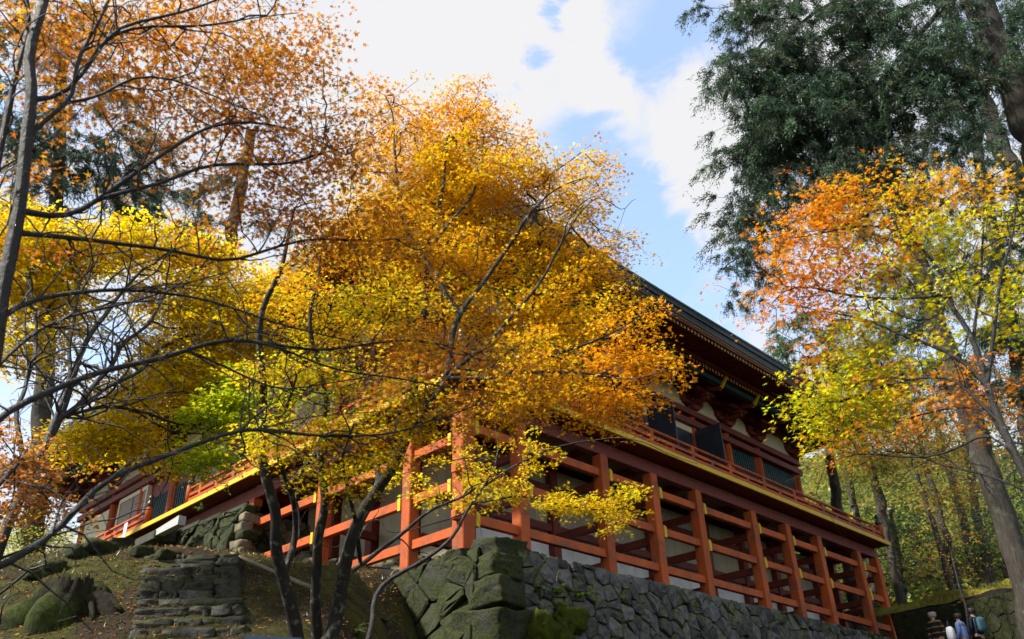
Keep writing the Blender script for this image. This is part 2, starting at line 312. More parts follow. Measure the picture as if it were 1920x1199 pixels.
# mossy left return and the big corner blocks
lo = [(-.75, -1.02), (.7, -1.05), (1.6, -1.12), (2.6, -1.2), (3.4, -1.35), (3.9, -1.7), (3.0, -2.1), (1.6, -2.6), (-.75, -3.3)]
stone_face(wall, lo, (-.06, 0, 0), (0, 1, 0), (0, 0, 1), (-1, 0, 0), .95, .52, M['mossstone'], 31, .08, bl, gap=.02, jit=.22)
def boulder(name, c, s, m, parent=None, seed=0, sub=2, rough=.22, sq=.55, cuts=3, **kw):
    bm = bmesh.new(); bmesh.ops.create_cube(bm, size=2)
    bmesh.ops.subdivide_edges(bm, edges=bm.edges[:], cuts=cuts, use_grid_fill=True)
    r = np.random.default_rng(seed); ph = r.uniform(0, 60, 3)
    for v in bm.verts:
        p = np.array(v.co); q = p/np.linalg.norm(p)*1.28; p = p*sq+q*(1-sq)
        d = 1+rough*(float(vnoise(p[0]*1.3+ph[0], p[1]*1.3+p[2]*.9+ph[1], 3))*1.4+float(vnoise(p[0]*3+ph[1], p[2]*3+p[1]+ph[2], 4))*.6+(float(vnoise(p[0]*7+ph[2], p[2]*7-p[1]*5+ph[0], 5))*.35 if cuts > 3 else 0))
        v.co = p*d*np.array(s)
    me = bpy.data.meshes.new(name); bm.to_mesh(me); bm.free(); me.materials.append(m)
    me.polygons.foreach_set('use_smooth', [True]*len(me.polygons))
    o = link(name, me, parent, **kw); o.location = Vector(c)-(parent.location if parent else Vector((0, 0, 0))); o.rotation_euler = (r.uniform(-.12, .12), r.uniform(-.12, .12), r.uniform(-.2, .2)); return o
for i, (c, s) in enumerate([((.34, -.80, -1.08), (.52, .38, .23)), ((.14, -.66, -1.57), (.40, .62, .25)), ((.30, -.90, -2.10), (.66, .42, .29)), ((.06, -.80, -2.72), (.50, .66, .32)), ((-.02, .10, -1.14), (.26, .36, .17)), ((1.05, -.96, -1.22), (.24, .20, .19)), ((.02, .0, -1.55), (.26, .30, .22))]):
    boulder('corner_stone', c, s, M['mossstone'], wall, 50+i, sq=.985, rough=.16, cuts=10)
for i, (px, py, s) in enumerate([(1075, 1160, (.34, .16, .22)), (1015, 1188, (.26, .18, .30)), (1052, 1185, (.22, .16, .26))]):
    p = hit(px, py, 1, -1.55)
    boulder('moss_cushion', p, s, M['moss'], None, 80+i, rough=.7, sq=.25, cuts=8, label=['bright green moss hummock bulging from the foot of the stone wall', 'yellow-green mossy lump beside the wall corner', 'small moss tuft tucked between two moss lumps'][i], cat='moss')
# stone terrace under the side veranda
ter = empty('stone_terrace', (0, 0, 0), 'mossy stone terrace with squared tan corner stones under the side veranda', 'stone terrace')
def ttop(y): return 2.50+.05*(y-9.8)
mb = MB(); mb.add([(-.12, 9.95, -3), (4, 9.95, -3), (4, 30, -3), (-.12, 30, -3), (-.12, 9.95, ttop(9.8)-.12), (4, 9.95, ttop(9.8)-.12), (4, 30, 3.05), (-.12, 30, 3.05)],
                  [(0, 3, 2, 1), (4, 5, 6, 7), (0, 1, 5, 4), (1, 2, 6, 5), (2, 3, 7, 6), (3, 0, 4, 7)]); mb.obj('terrace_core', M['core'], ter)
lo = [(10.0, ttop(10)-.16)]+[(y, ttop(y)-.16) for y in np.arange(11, 18.6, 1)]+[(18.2, 2.4), (14, 1.3), (10.0, -.1)]
stone_face(ter, lo, (-.62, 0, 0), (0, 1, 0), (0, 0, 1), (-1, 0, 0), .50, .30, M['mossstone'], 41, .12, .16, skew=.5)
ro = [(-.2, 2.34), (3.3, 2.34), (3.3, -.4), (-.2, -.2)]
stone_face(ter, ro, (0, 9.46, 0), (1, 0, 0), (0, 0, 1), (0, -1, 0), .52, .25, [M['tanstone'], M['tanstone'], M['mossstone']], 43, .09, .16, jit=.2)
for i in range(9):
    z = 2.30-i*.29; d = .16*(2.4-z); lx_, ly_ = ((.55, .32) if i % 2 else (.32, .55)); boulder('quoin_stone', (-.28-d+lx_/2, 9.50-d+ly_/2, z), (lx_/2+.04, ly_/2+.04, .135), M['tanstone'] if i % 3 else M['mossstone'], ter, 700+i, sq=.85, rough=.14)
for i, y in enumerate(np.arange(9.6, 18.4, 1.45)): MB().box((-.36, y+.02, ttop(y)-.17), (.25, y+1.43, ttop(y)), .03).obj('coping_slab', M['mossstone'] if i % 2 else M['stepstone'], ter)
# rubble bank behind the side stilts
rub = empty('rubble_bank', (0, 0, 0), 'bank of loose brown rubble stones behind the side stilts', 'rubble')
mk('bank_core', [(.3, .9, -1.4), (.3, 9.9, -.6), (2.0, 9.9, 1.3), (2.0, .9, -.9), (2.0, .9, -3), (2.0, 9.9, -3), (.3, .9, -3), (.3, 9.9, -3)], [(0, 3, 2, 1), (0, 1, 7, 6), (3, 4, 5, 2), (0, 6, 4, 3), (1, 2, 5, 7)], M['core'], rub)
r = np.random.default_rng(5)
for i in range(110):
    y = r.uniform(1.2, 9.7); t = r.uniform(0, 1); z = (-1.4+.09*y)*(1-t)+(-1.0+.24*y)*t; s = r.uniform(.13, .27)
    boulder('rubble_stone', (.35+1.6*t, y, z), (s*r.uniform(.8, 1.2), s*r.uniform(.8, 1.4), s*r.uniform(.6, 1)), M['tanstone'] if r.random() < .7 else M['mossstone'], rub, 200+i, rough=.3)
# ------------------------------------------------------------------ temple hall
hall = empty('temple_hall', (0, 0, 0), 'vermilion wooden temple hall with railed veranda carried on tall stilts', 'temple')
XS = [0, 1.94, 5.34, 7.74, 10.14, 13.54, 15.94, 18.34, 21.74, 23.54]; YL = [1.96, 5.8]
DZ = 3.19                                                             # underside of the veranda edge
pw = .33
def part(name, a, b, m, bev=.012, parent=hall, **kw): return MB().box(a, b, bev).obj(name, m, parent, **kw)
for i, x in enumerate(XS):
    w = .40 if i == 0 else pw
    part('stilt_post', (x, 0, -1.6), (x+w, w, 2.74), M['red'], .02)
for y in YL: part('stilt_post', (0, y, -1.6), (pw, y+pw, 2.74), M['red'], .02)
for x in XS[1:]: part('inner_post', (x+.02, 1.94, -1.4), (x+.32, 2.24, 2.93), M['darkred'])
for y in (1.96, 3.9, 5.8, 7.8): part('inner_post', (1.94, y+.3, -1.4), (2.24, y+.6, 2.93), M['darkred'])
RZ = [0, 1.136, 2.315]; RH = .23
for z in RZ:
    part('long_rail', (-.16, .09, z-RH), (23.95, .25, z), M['red'])
    part('side_rail', (.09, .31, z-.284-RH), (.25, 9.8, z-.284), M['red'])
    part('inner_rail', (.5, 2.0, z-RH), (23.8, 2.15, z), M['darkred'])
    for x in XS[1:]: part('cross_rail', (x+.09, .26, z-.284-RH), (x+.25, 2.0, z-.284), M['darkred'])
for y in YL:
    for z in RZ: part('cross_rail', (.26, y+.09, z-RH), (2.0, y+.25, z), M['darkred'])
for i, x in enumerate(XS[:-1]):
    w = .40 if i == 0 else pw
    for z in (RZ if i == 0 else RZ[1:]):
        a0, a1, b0, b1 = x+w+.004, x+w+.115, -.035, .088
        MB().add([(a0, b0, z-.33), (a1, b0, z-.33), (a1, b0, z-.02), (a0, b0, z+.03), (a0, b1, z-.33), (a1, b1, z-.33), (a1, b1, z-.02), (a0, b1, z+.03)],
                 [(0, 1, 2, 3), (7, 6, 5, 4), (0, 4, 5, 1), (1, 5, 6, 2), (2, 6, 7, 3), (3, 7, 4, 0)]).obj('rail_wedge', M['yellow'], hall)
for y in [0]+YL:
    for z in RZ[1:]:
        w = .40 if y == 0 else pw; part('rail_wedge', (-.035, y+w+.005, z-.284-.33), (.088, y+w+.115, z-.284-.01), M['yellow'], 0)
# plaster under the veranda, panel by panel
xb = [x+.17 for x in XS[1:9]]
for a, b in zip(xb[:-1], xb[1:]):
    part('plaster_panel', (a+.17, 2.16, -1.3), (b-.17, 2.24, .95), M['plaster'], 0); part('board_panel', (a+.17, 2.165, .953), (b-.17, 2.24, 2.9), M['beige'], 0)
for a, b in zip([2.3, 4.3, 6.2, 8.2], [4.1, 6.0, 8.0, 9.9]): part('board_panel', (2.16, a, -.9), (2.24, b, 2.9), M['beige'], 0)
part('back_wall', (2.26, 2.26, -1.5), (21.9, 28, 2.95), M['core'], 0)
# veranda floor
part('girder', (-.14, .06, 2.74), (23.95, .30, 3.13), M['darkred']); part('girder', (.06, .31, 2.74), (.30, 22, 3.13), M['darkred'])  # shade under the deck painted in: darker red than the posts
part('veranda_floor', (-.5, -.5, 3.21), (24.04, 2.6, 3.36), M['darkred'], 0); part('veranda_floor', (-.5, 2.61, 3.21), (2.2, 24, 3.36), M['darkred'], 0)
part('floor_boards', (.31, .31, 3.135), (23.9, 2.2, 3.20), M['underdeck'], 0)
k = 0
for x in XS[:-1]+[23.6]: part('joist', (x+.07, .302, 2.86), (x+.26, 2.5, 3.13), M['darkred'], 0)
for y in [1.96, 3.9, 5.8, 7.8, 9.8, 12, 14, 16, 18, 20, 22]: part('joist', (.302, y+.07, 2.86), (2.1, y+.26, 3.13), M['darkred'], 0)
part('floor_edge', (-.55, -.56, 3.19), (24.09, -.503, 3.345), M['yellow'], 0, label='yellow painted veranda edge board')
part('floor_edge', (-.56, -.50, 3.19), (-.503, 24, 3.345), M['yellow'], 0, label='yellow painted veranda edge board')
for y, zt in ((9.65, 2.74), (12.0, 2.74)): part('short_post', (-.02, y, ttop(y)), (.30, y+.30, zt), M['red'])
# railing
def railing(axis, off, a, b, posts, end0, end1):
    rl = bpy.data.objects.new('railing', None); col.objects.link(rl); rl.parent = hall
    def P(t, z, d=0): return (t, off+d, z) if axis == 0 else (off+d, t, z)
    MB().beam(P(a, 3.455), P(b, 3.455), .15, .13).obj('bottom_rail', M['red'], rl)
    MB().beam(P(a, 3.67), P(b, 3.67), .11, .10).obj('middle_rail', M['red'], rl)
    n = 24; MB().tube([P(t, 3.91) for t in np.linspace(a, b, n)], [.052]*n, 8).obj('hand_rail', M['red'], rl, smooth=True)
    for i, t in enumerate(posts):
        MB().box(P(t-.075, 3.376, -.06), P(t+.075, 3.87, .06), .01).obj('baluster', M['red'], rl)
        if i+1 < len(posts):
            q = (t+posts[i+1])/2; MB().box(P(q-.07, 3.376, -.05), P(q+.07, 3.64, .05), .01).obj('strut', M['red'], rl)
    for t in [e for e in (end0, end1) if e is not None]:
        q = P(t, 3.378); p = MB().lathe(q, [(.125, 0), (.125, .62), (.115, .64)], 18).obj('newel_post', M['red'], rl, smooth=True)
        MB().lathe((q[0], q[1], 4.02), [(.118, 0), (.118, .18), (.10, .20), (.085, .24), (.075, .27), (.10, .29), (.105, .35), (.085, .41), (.04, .46), (.008, .50)], 18).obj('onion_cap', M['bronze'], rl, smooth=True)
    return rl
railing(0, -.40, -.4, 23.6, list(np.arange(.8, 23, 2.2)), -.4, 23.62)
railing(1, -.40, -.1, 13.3, list(np.arange(1.6, 13, 2.2)), None, 13.4)
railing(1, -.40, 16.6, 24, list(np.arange(18.2, 23.5, 1.9)), 16.5, None)
# hall walls
FY, LX, HX, HY, WZ = 1.87, 1.20, 21.95, 28.0, 8.75
part('wall_core', (LX+.12, FY+.12, 3.36), (HX-.12, HY, WZ), M['darkred'], 0)
cxs = [LX+.2]+[x+.17 for x in XS[2:9]]; cxs[-1] = HX-.19
for x in cxs: MB().lathe((x, FY+.1, 3.365), [(.19, 0), (.19, 3.75)], 16).obj('wall_column', M['red'], hall, smooth=True)
lys = [FY+2.6, 7.2, 9.9, 12.6, 15.6, 18.6, 21.4, 24.4, 27.6]
for y in lys: MB().lathe((LX+.1, y, 3.365), [(.19, 0), (.19, 3.75)], 16).obj('wall_column', M['red'], hall, smooth=True)
for z0, z1, d in ((3.40, 3.62, .03), (4.05, 4.2, .0), (6.42, 6.68, .05), (6.86, 7.12, .04), (7.93, 8.15, .02)):
    part('tie_beam', (LX-d-.12, FY-d-.12, z0), (HX+d, FY+.118, z1), M['darkred'] if z0 > 4.3 else M['red']); part('tie_beam', (LX-d-.12, FY+.125, z0), (LX+.118, HY, z1), M['darkred'] if z0 > 4.3 else M['red'])
def shutter(a, b, lx=False, z0=4.22, z1=6.40):
    def q(t, d, z): return (t, FY+d, z) if not lx else (LX+d, t, z)
    w = MB().box(q(a, .09, z0), q(b, .118, z1)).obj('lattice_window', M['teal'], hall)
    n = max(6, int((b-a)/.16)); g = MB()
    for i in range(1, n): t = a+(b-a)*i/n; g.box(q(t-.025, .05, z0), q(t+.025, .089, z1))
    g.obj('lattice_bars', M['teal'], w, kind='stuff')
    f = MB(); f.box(q(a-.07, .02, z0-.06), q(a, .116, z1+.02)); f.box(q(b, .02, z0-.06), q(b+.07, .116, z1+.02)); f.box(q(a, .02, z0-.06), q(b, .116, z0-.001)); f.obj('window_frame', M['red'], w)
for i in (0, 1, 2): shutter(cxs[i]+.32, cxs[i+1]-.32)
for i in (4, 5, 6): shutter(cxs[i]+.3, cxs[i+1]-.3)
# open double door in the wide bay
a, b = cxs[3]+.28, cxs[4]-.28
d = part('doorway', (a, FY+.02, 3.63), (b, FY+.1, 6.15), M['doordark'], 0)
part('door_lintel', (a-.1, FY-.02, 6.16), (b+.1, FY+.11, 6.41), M['cream'], .01, label='cream painted door lintel')
for s in (a-.09, b+.01): part('door_frame', (s, FY-.01, 3.63), (s+.08, FY+.11, 6.15), M['doordark'], 0)
for s, nm in ((a-.12, 0), (b+.05, 1)):
    lf = part('door_leaf', (s, FY-1.25, 3.66), (s+.06, FY-.14, 6.2), M['doordark'], .01)
    for z in (3.8, 4.9, 6.0): part('door_rail', (s-.02, FY-1.22, z-.05), (s-.001, FY-.17, z+.05), M['doordark'], 0, parent=lf)
for i, (y0, y1) in enumerate(((20.9, 23.4), (14.6, 16.8), (7.6, 9.6))):            # pale framed doors of the left side
    dl = part('panel_door', (LX-.02, y0, 3.64), (LX+.115, y1, 6.2), M['door'], 0)
    for y in (y0-.14, y1): part('door_jamb', (LX-.06, y, 3.64), (LX+.115, y+.14, 6.2), M['cream'], 0, parent=dl)
    part('door_head', (LX-.06, y0-.14, 6.203), (LX+.115, y1+.14, 6.38), M['cream'], 0, parent=dl)
    part('door_stile', (LX-.04, (y0+y1)/2-.03, 3.66), (LX-.022, (y0+y1)/2+.03, 6.18), M['doordark'], 0, parent=dl)
for y0, y1 in ((17.1, 18.3), (18.9, 20.5), (12.9, 14.2), (10.1, 12.3)): shutter(y0, y1, True, 4.22, 5.7)
# bracket sets, cream panels between them, tail rafters
def cream_panel(t0, t1, lx, z0=7.14, z1=7.92):
    L = t1-t0; pr = [(0, 0), (L, 0), (L-.10, .12), (L-.30, .20), (L-.36, .42), (L-.52, .66), (L-.75, z1-z0), (.75, z1-z0), (.52, .66), (.36, .42), (.30, .20), (.10, .12)]
    v = []
    for d in (.0, .10):
        for (t, z) in pr: v.append((t0+t, FY+d, z0+z) if not lx else (LX+d, t0+t, z0+z))
    n = len(pr); f = [tuple(range(n)), tuple(range(n, 2*n))[::-1]]+[(i, (i+1) % n, n+(i+1) % n, n+i) for i in range(n)]
    mk('cream_panel', v, f, M['cream'], hall)
def bracket(t, lx):
    br = bpy.data.objects.new('bracket_set', None); col.objects.link(br); br.parent = hall
    def q(u, o, z): return (t+u, FY-o, z) if not lx else (LX-o, t+u, z)
    MB().box(q(-.22, -.10, 7.13), q(.22, .28, 7.33), .03).obj('bearing_block', M['darkred'], br)
    g = MB()
    for s in (-1, 1):
        g.box(q(0, .0, 7.345), q(s*.55, .14, 7.5)); g.box(q(s*.55, .0, 7.42), q(s*.68, .14, 7.5))
    g.obj('bracket_arm', M['darkred'], br)
    MB().box(q(-.08, -.1, 7.345), q(.08, .85, 7.5), .02).obj('projecting_arm', M['darkred'], br)
    for s, o in ((-.58, .07), (0, .07), (.58, .07), (0, .74)): MB().box(q(s-.12, o-.12, 7.505), q(s+.12, o+.12, 7.64), .02).obj('small_block', M['darkred'], br)
    MB().box(q(-.62, .64, 7.645), q(.62, .80, 7.79), .02).obj('bracket_arm', M['darkred'], br)
    a_, b_ = np.array(q(0, -.05, 8.12)), np.array(q(0, 1.42, 7.62))
    MB().beam(a_, b_, .12, .18).obj('tail_rafter', M['darkred'], br)
    e_ = np.array(q(0, 1.75, 7.98))-b_; MB().beam(b_+e_*.05, b_+e_, .10, .13, taper=.6).obj('tail_end', M['yellow'], br)
for x in cxs[:-1]+[HX-.2]: bracket(x, False)
for i in range(len(cxs)-1): cream_panel(cxs[i]+.28, cxs[i+1]-.28, False)
for y in lys: bracket(y, True)
for i in range(len(lys)-1):
    cream_panel(lys[i]+.28, lys[i+1]-.28, True)
    part('cream_strip', (LX+.02, lys[i]+.25, 6.70), (LX+.10, lys[i+1]-.25, 6.84), M['cream'], 0)
part('cream_panel', (LX+.02, 24.7, 4.3), (LX+.11, 27.3, 6.3), M['cream'], 0)
# eaves: two tiers of rafters under a curved edge
EX0, EX1, EY0, EY1 = -1.85, 24.75, -1.0, 31.2
def rise(t): return .42*abs(t)**3.2
def riseX(x): return rise((x-11.45)/13.3)
def riseY(y): return rise((y-15)/16.1)
gap = .21
sof = MB(); ends = MB(); sof2 = MB(); ends2 = MB()
for x in np.arange(EX0+.25, EX1-.2, gap):
    k = riseX(x); hip = max(0, (LX-x)) if x < LX else max(0, x-HX)
    y_in = FY+.1-hip*.9 if hip > 0 else FY+.1
    if y_in > .35:
        sof.beam((x, y_in, 8.62+k*.9), (x, .22, 8.00+k), .085, .12); ends.box((x-.045, .195, 7.935+k), (x+.045, .215, 8.055+k))
    sof2.beam((x, min(y_in, .7), 8.44+k), (x, -.86, 8.13+k), .085, .11); ends2.box((x-.045, -.885, 8.07+k), (x+.045, -.866, 8.18+k))
for y in np.arange(EY0+.25, EY1-.2, gap):
    k = riseY(y); hip = max(0, FY-y) if y < FY else max(0, y-HY); x_in = LX+.1-hip
    if x_in > -.4:
        sof.beam((x_in, y, 8.62+k*.9), (-.58, y, 8.00+k), .085, .12); ends.box((-.605, y-.045, 7.935+k), (-.585, y+.045, 8.055+k))
    sof2.beam((min(x_in, -.1), y, 8.44+k), (-1.71, y, 8.13+k), .085, .11); ends2.box((-1.735, y-.045, 8.07+k), (-1.716, y+.045, 8.18+k))
for x in np.arange(-1.6, 20, gap):                                    # eave of the far end
    sof.beam((x, HY, 8.62+.3), (x, HY+2.2, 8.05+.3), .085, .12); sof2.beam((x, HY+2.0, 8.42+.3), (x, EY1-.15, 8.12+.3), .085, .11)
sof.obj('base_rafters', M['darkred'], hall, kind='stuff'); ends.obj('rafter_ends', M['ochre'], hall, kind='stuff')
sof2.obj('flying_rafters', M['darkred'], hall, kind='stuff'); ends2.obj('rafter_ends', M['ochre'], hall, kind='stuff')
def eave_strip(name, m, o0, o1, z0, z1, steps=40, kk=1.0):
    """a band that follows the curved eave: offsets o inward from the eave edge"""
    xs_ = np.linspace(EX0, EX1, steps); ys_ = np.linspace(EY0, EY1, steps)
    for run in (0, 1, 2, 3):
        v = []
        for t in (xs_ if run in (0, 2) else ys_):
            for o, z in ((o0, z0), (o1, z0), (o1, z1), (o0, z1)):
                if run == 0: tx = min(max(t, EX0+o), EX1-o); v.append((tx, EY0+o, z+riseX(t)))
                elif run == 1: ty = min(max(t, EY0+o), EY1-o); v.append((EX0+o, ty, z+riseY(t)))
                elif run == 2: tx = min(max(t, EX0+o), EX1-o); v.append((tx, EY1-o, z+riseX(t)))
                else: ty = min(max(t, EY0+o), EY1-o); v.append((EX1-o, ty, z+riseY(t)))
        n = steps; f = [(4*i+j, 4*i+(j+1) % 4, 4*i+4+(j+1) % 4, 4*i+4+j) for i in range(n-1) for j in range(4)]+[(3, 2, 1, 0), (4*n-4, 4*n-3, 4*n-2, 4*n-1)]
        mk(name, v, f, m, hall)
eave_strip('eave_purlin', M['teal'], 1.38, 1.58, 7.72, 7.92)
eave_strip('lower_eave_board', M['darkred'], 1.10, 1.22, 8.07, 8.22)
eave_strip('eave_board', M['darkred'], .08, .20, 8.20, 8.34)
eave_strip('eave_trim', M['ochre'], .06, .5, 8.345, 8.40)
eave_strip('roof_edge', M['roof'], .02, .6, 8.405, 8.66)
eave_strip('roof_edge', M['roof'], -.03, .6, 8.665, 8.86)
eave_strip('roof_lip', M['verdigris'], -.06, .6, 8.865, 8.94)
# soffit boards above the rafters and the roof itself
def ring(o, z, kf, n=30):
    x0, x1, y0, y1 = EX0+o, EX1-o, EY0+o, EY1-o; P = []
    for t in np.linspace(0, 1, n)[:-1]: x = x0+(x1-x0)*t; P.append((x, y0, z+kf*riseX(x)))
    for t in np.linspace(0, 1, n)[:-1]: y = y0+(y1-y0)*t; P.append((x1, y, z+kf*riseY(y)))
    for t in np.linspace(0, 1, n)[:-1]: x = x1-(x1-x0)*t; P.append((x, y1, z+kf*riseX(x)))
    for t in np.linspace(0, 1, n)[:-1]: y = y1-(y1-y0)*t; P.append((x0, y, z+kf*riseY(y)))
    return P
def loft(name, rings, m, cap=False, flip=False):
    v = [p for r_ in rings for p in r_]; n = len(rings[0]); f = [(k*n+i, k*n+(i+1) % n, (k+1)*n+(i+1) % n, (k+1)*n+i) for k in range(len(rings)-1) for i in range(n)]
    if cap: f.append(tuple((len(rings)-1)*n+i for i in range(n)))
    if flip: f = [q[::-1] for q in f]
    return mk(name, v, f, m, hall)
loft('soffit_board', [ring(.06, 8.21, 1), ring(1.25, 8.40, 1), ring(1.9, 8.53, 1), ring(3.2, 8.76, .6)], M['darkred'])
loft('roof', [ring(-.06, 8.945, 1), ring(1.0, 9.3, .95), ring(3, 10.2, .7), ring(6, 11.9, .3), ring(9, 14.1, .1), ring(12, 16.8, 0), ring(12.9, 17.6, 0)], M['roof'], True)
MB().box((11.0, 11.6, 17.5), (11.9, 18.5, 18.5), .08).obj('ridge', M['roof'], hall)
# stone stair cheek and notice by the gap in the railing
p0, p1 = hit(250, 1020, 0, -1.2), hit(336, 966, 0, -1.2)
ck = mk('stair_cheek', [(-1.2, p1[1], p1[2]-.30), (-1.2, p0[1], p0[2]-.10), (-1.2, p0[1], p0[2]), (-1.2, p1[1], p1[2]), (-.95, p1[1], p1[2]-.30), (-.95, p0[1], p0[2]-.10), (-.95, p0[1], p0[2]), (-.95, p1[1], p1[2])],
   [(0, 3, 2, 1), (4, 5, 6, 7), (0, 1, 5, 4), (1, 2, 6, 5), (2, 3, 7, 6), (3, 0, 4, 7)], M['slab'])
tag(ck, None, 'pale grey granite stair cheek below the gap in the railing', 'stone slab')
st = empty('entrance_steps', (-.7, 15.0, 2.7), 'low stone steps rising to the gap between two bronze capped posts', 'steps')
for i in range(3): part('step', (-.25+.24*i-.3, -1.3, -.6), (.05+.24*i-.3, 1.35, -.30+.17*i), M['stepstone'], .02, parent=st)
pb = hit(233, 1012, 0, -1.2); nb = empty('notice_board', pb, 'small white notice card on a short stake by the veranda steps', 'notice')
MB().box((-.02, -.02, -.5), (.02, .02, .1)).obj('stake', M['bamboo'], nb)
MB().box((-.045, -.13, .02), (-.025, .13, .58), .004).obj('card', M['white'], nb)
g = MB()
for z, w in ((.46, .02), (.40, .025), (.33, .018), (.26, .025), (.19, .02)): g.box((-.0495, -w, z-.02), (-.046, w, z+.02))
g.obj('writing', M['black'], nb)
# ------------------------------------------------------------------ trees
LEAF5 = np.array([(0, -.12, .03), (.44, -.32, -.05), (.20, .06, 0), (.64, .34, -.09), (.17, .30, 0), (0, 1.0, -.14), (-.17, .30, 0), (-.64, .34, -.09), (-.20, .06, 0), (-.44, -.32, -.05)])
F5 = np.array([(0, k, k+1) for k in range(1, 9)])
LEAF3 = np.array([(0, -.35, 0), (.55, -.05, -.06), (.22, .22, 0), (.45, .62, -.08), (0, 1.0, -.12), (-.45, .62, -.08), (-.22, .22, 0), (-.55, -.05, -.06)])
F3 = np.array([(0, 1, 2), (0, 2, 4), (0, 4, 6), (0, 6, 7), (2, 3, 4), (4, 5, 6)])
LEAF1 = np.array([(0, -.5, 0), (.42, .1, -.06), (0, 1., -.1), (-.42, .1, -.06)]); F1 = np.array([(0, 1, 2), (0, 2, 3)])
NEED = np.array([(-.11, 0, 0), (.11, 0, 0), (.0, 1, .05)]); FN = np.array([(0, 1, 2)])
def unit(v): return v/(np.linalg.norm(v, axis=-1, keepdims=True)+1e-9)
def leaves_mesh(name, C, Nn, D, S, colr, base, faces, m):
    Nn = unit(Nn); D = unit(D-(D*Nn).sum(1)[:, None]*Nn); X = np.cross(D, Nn)
    b = base[None]*S[:, None, None]; V = C[:, None]+b[..., :1]*X[:, None]+b[..., 1:2]*D[:, None]+b[..., 2:]*Nn[:, None]
    n, k = len(C), len(base); F = (faces[None]+(np.arange(n)*k)[:, None, None]).reshape(-1, 3)
    return fast_mesh(name, V.reshape(-1, 3), F, m, False, np.repeat(colr, k, 0))
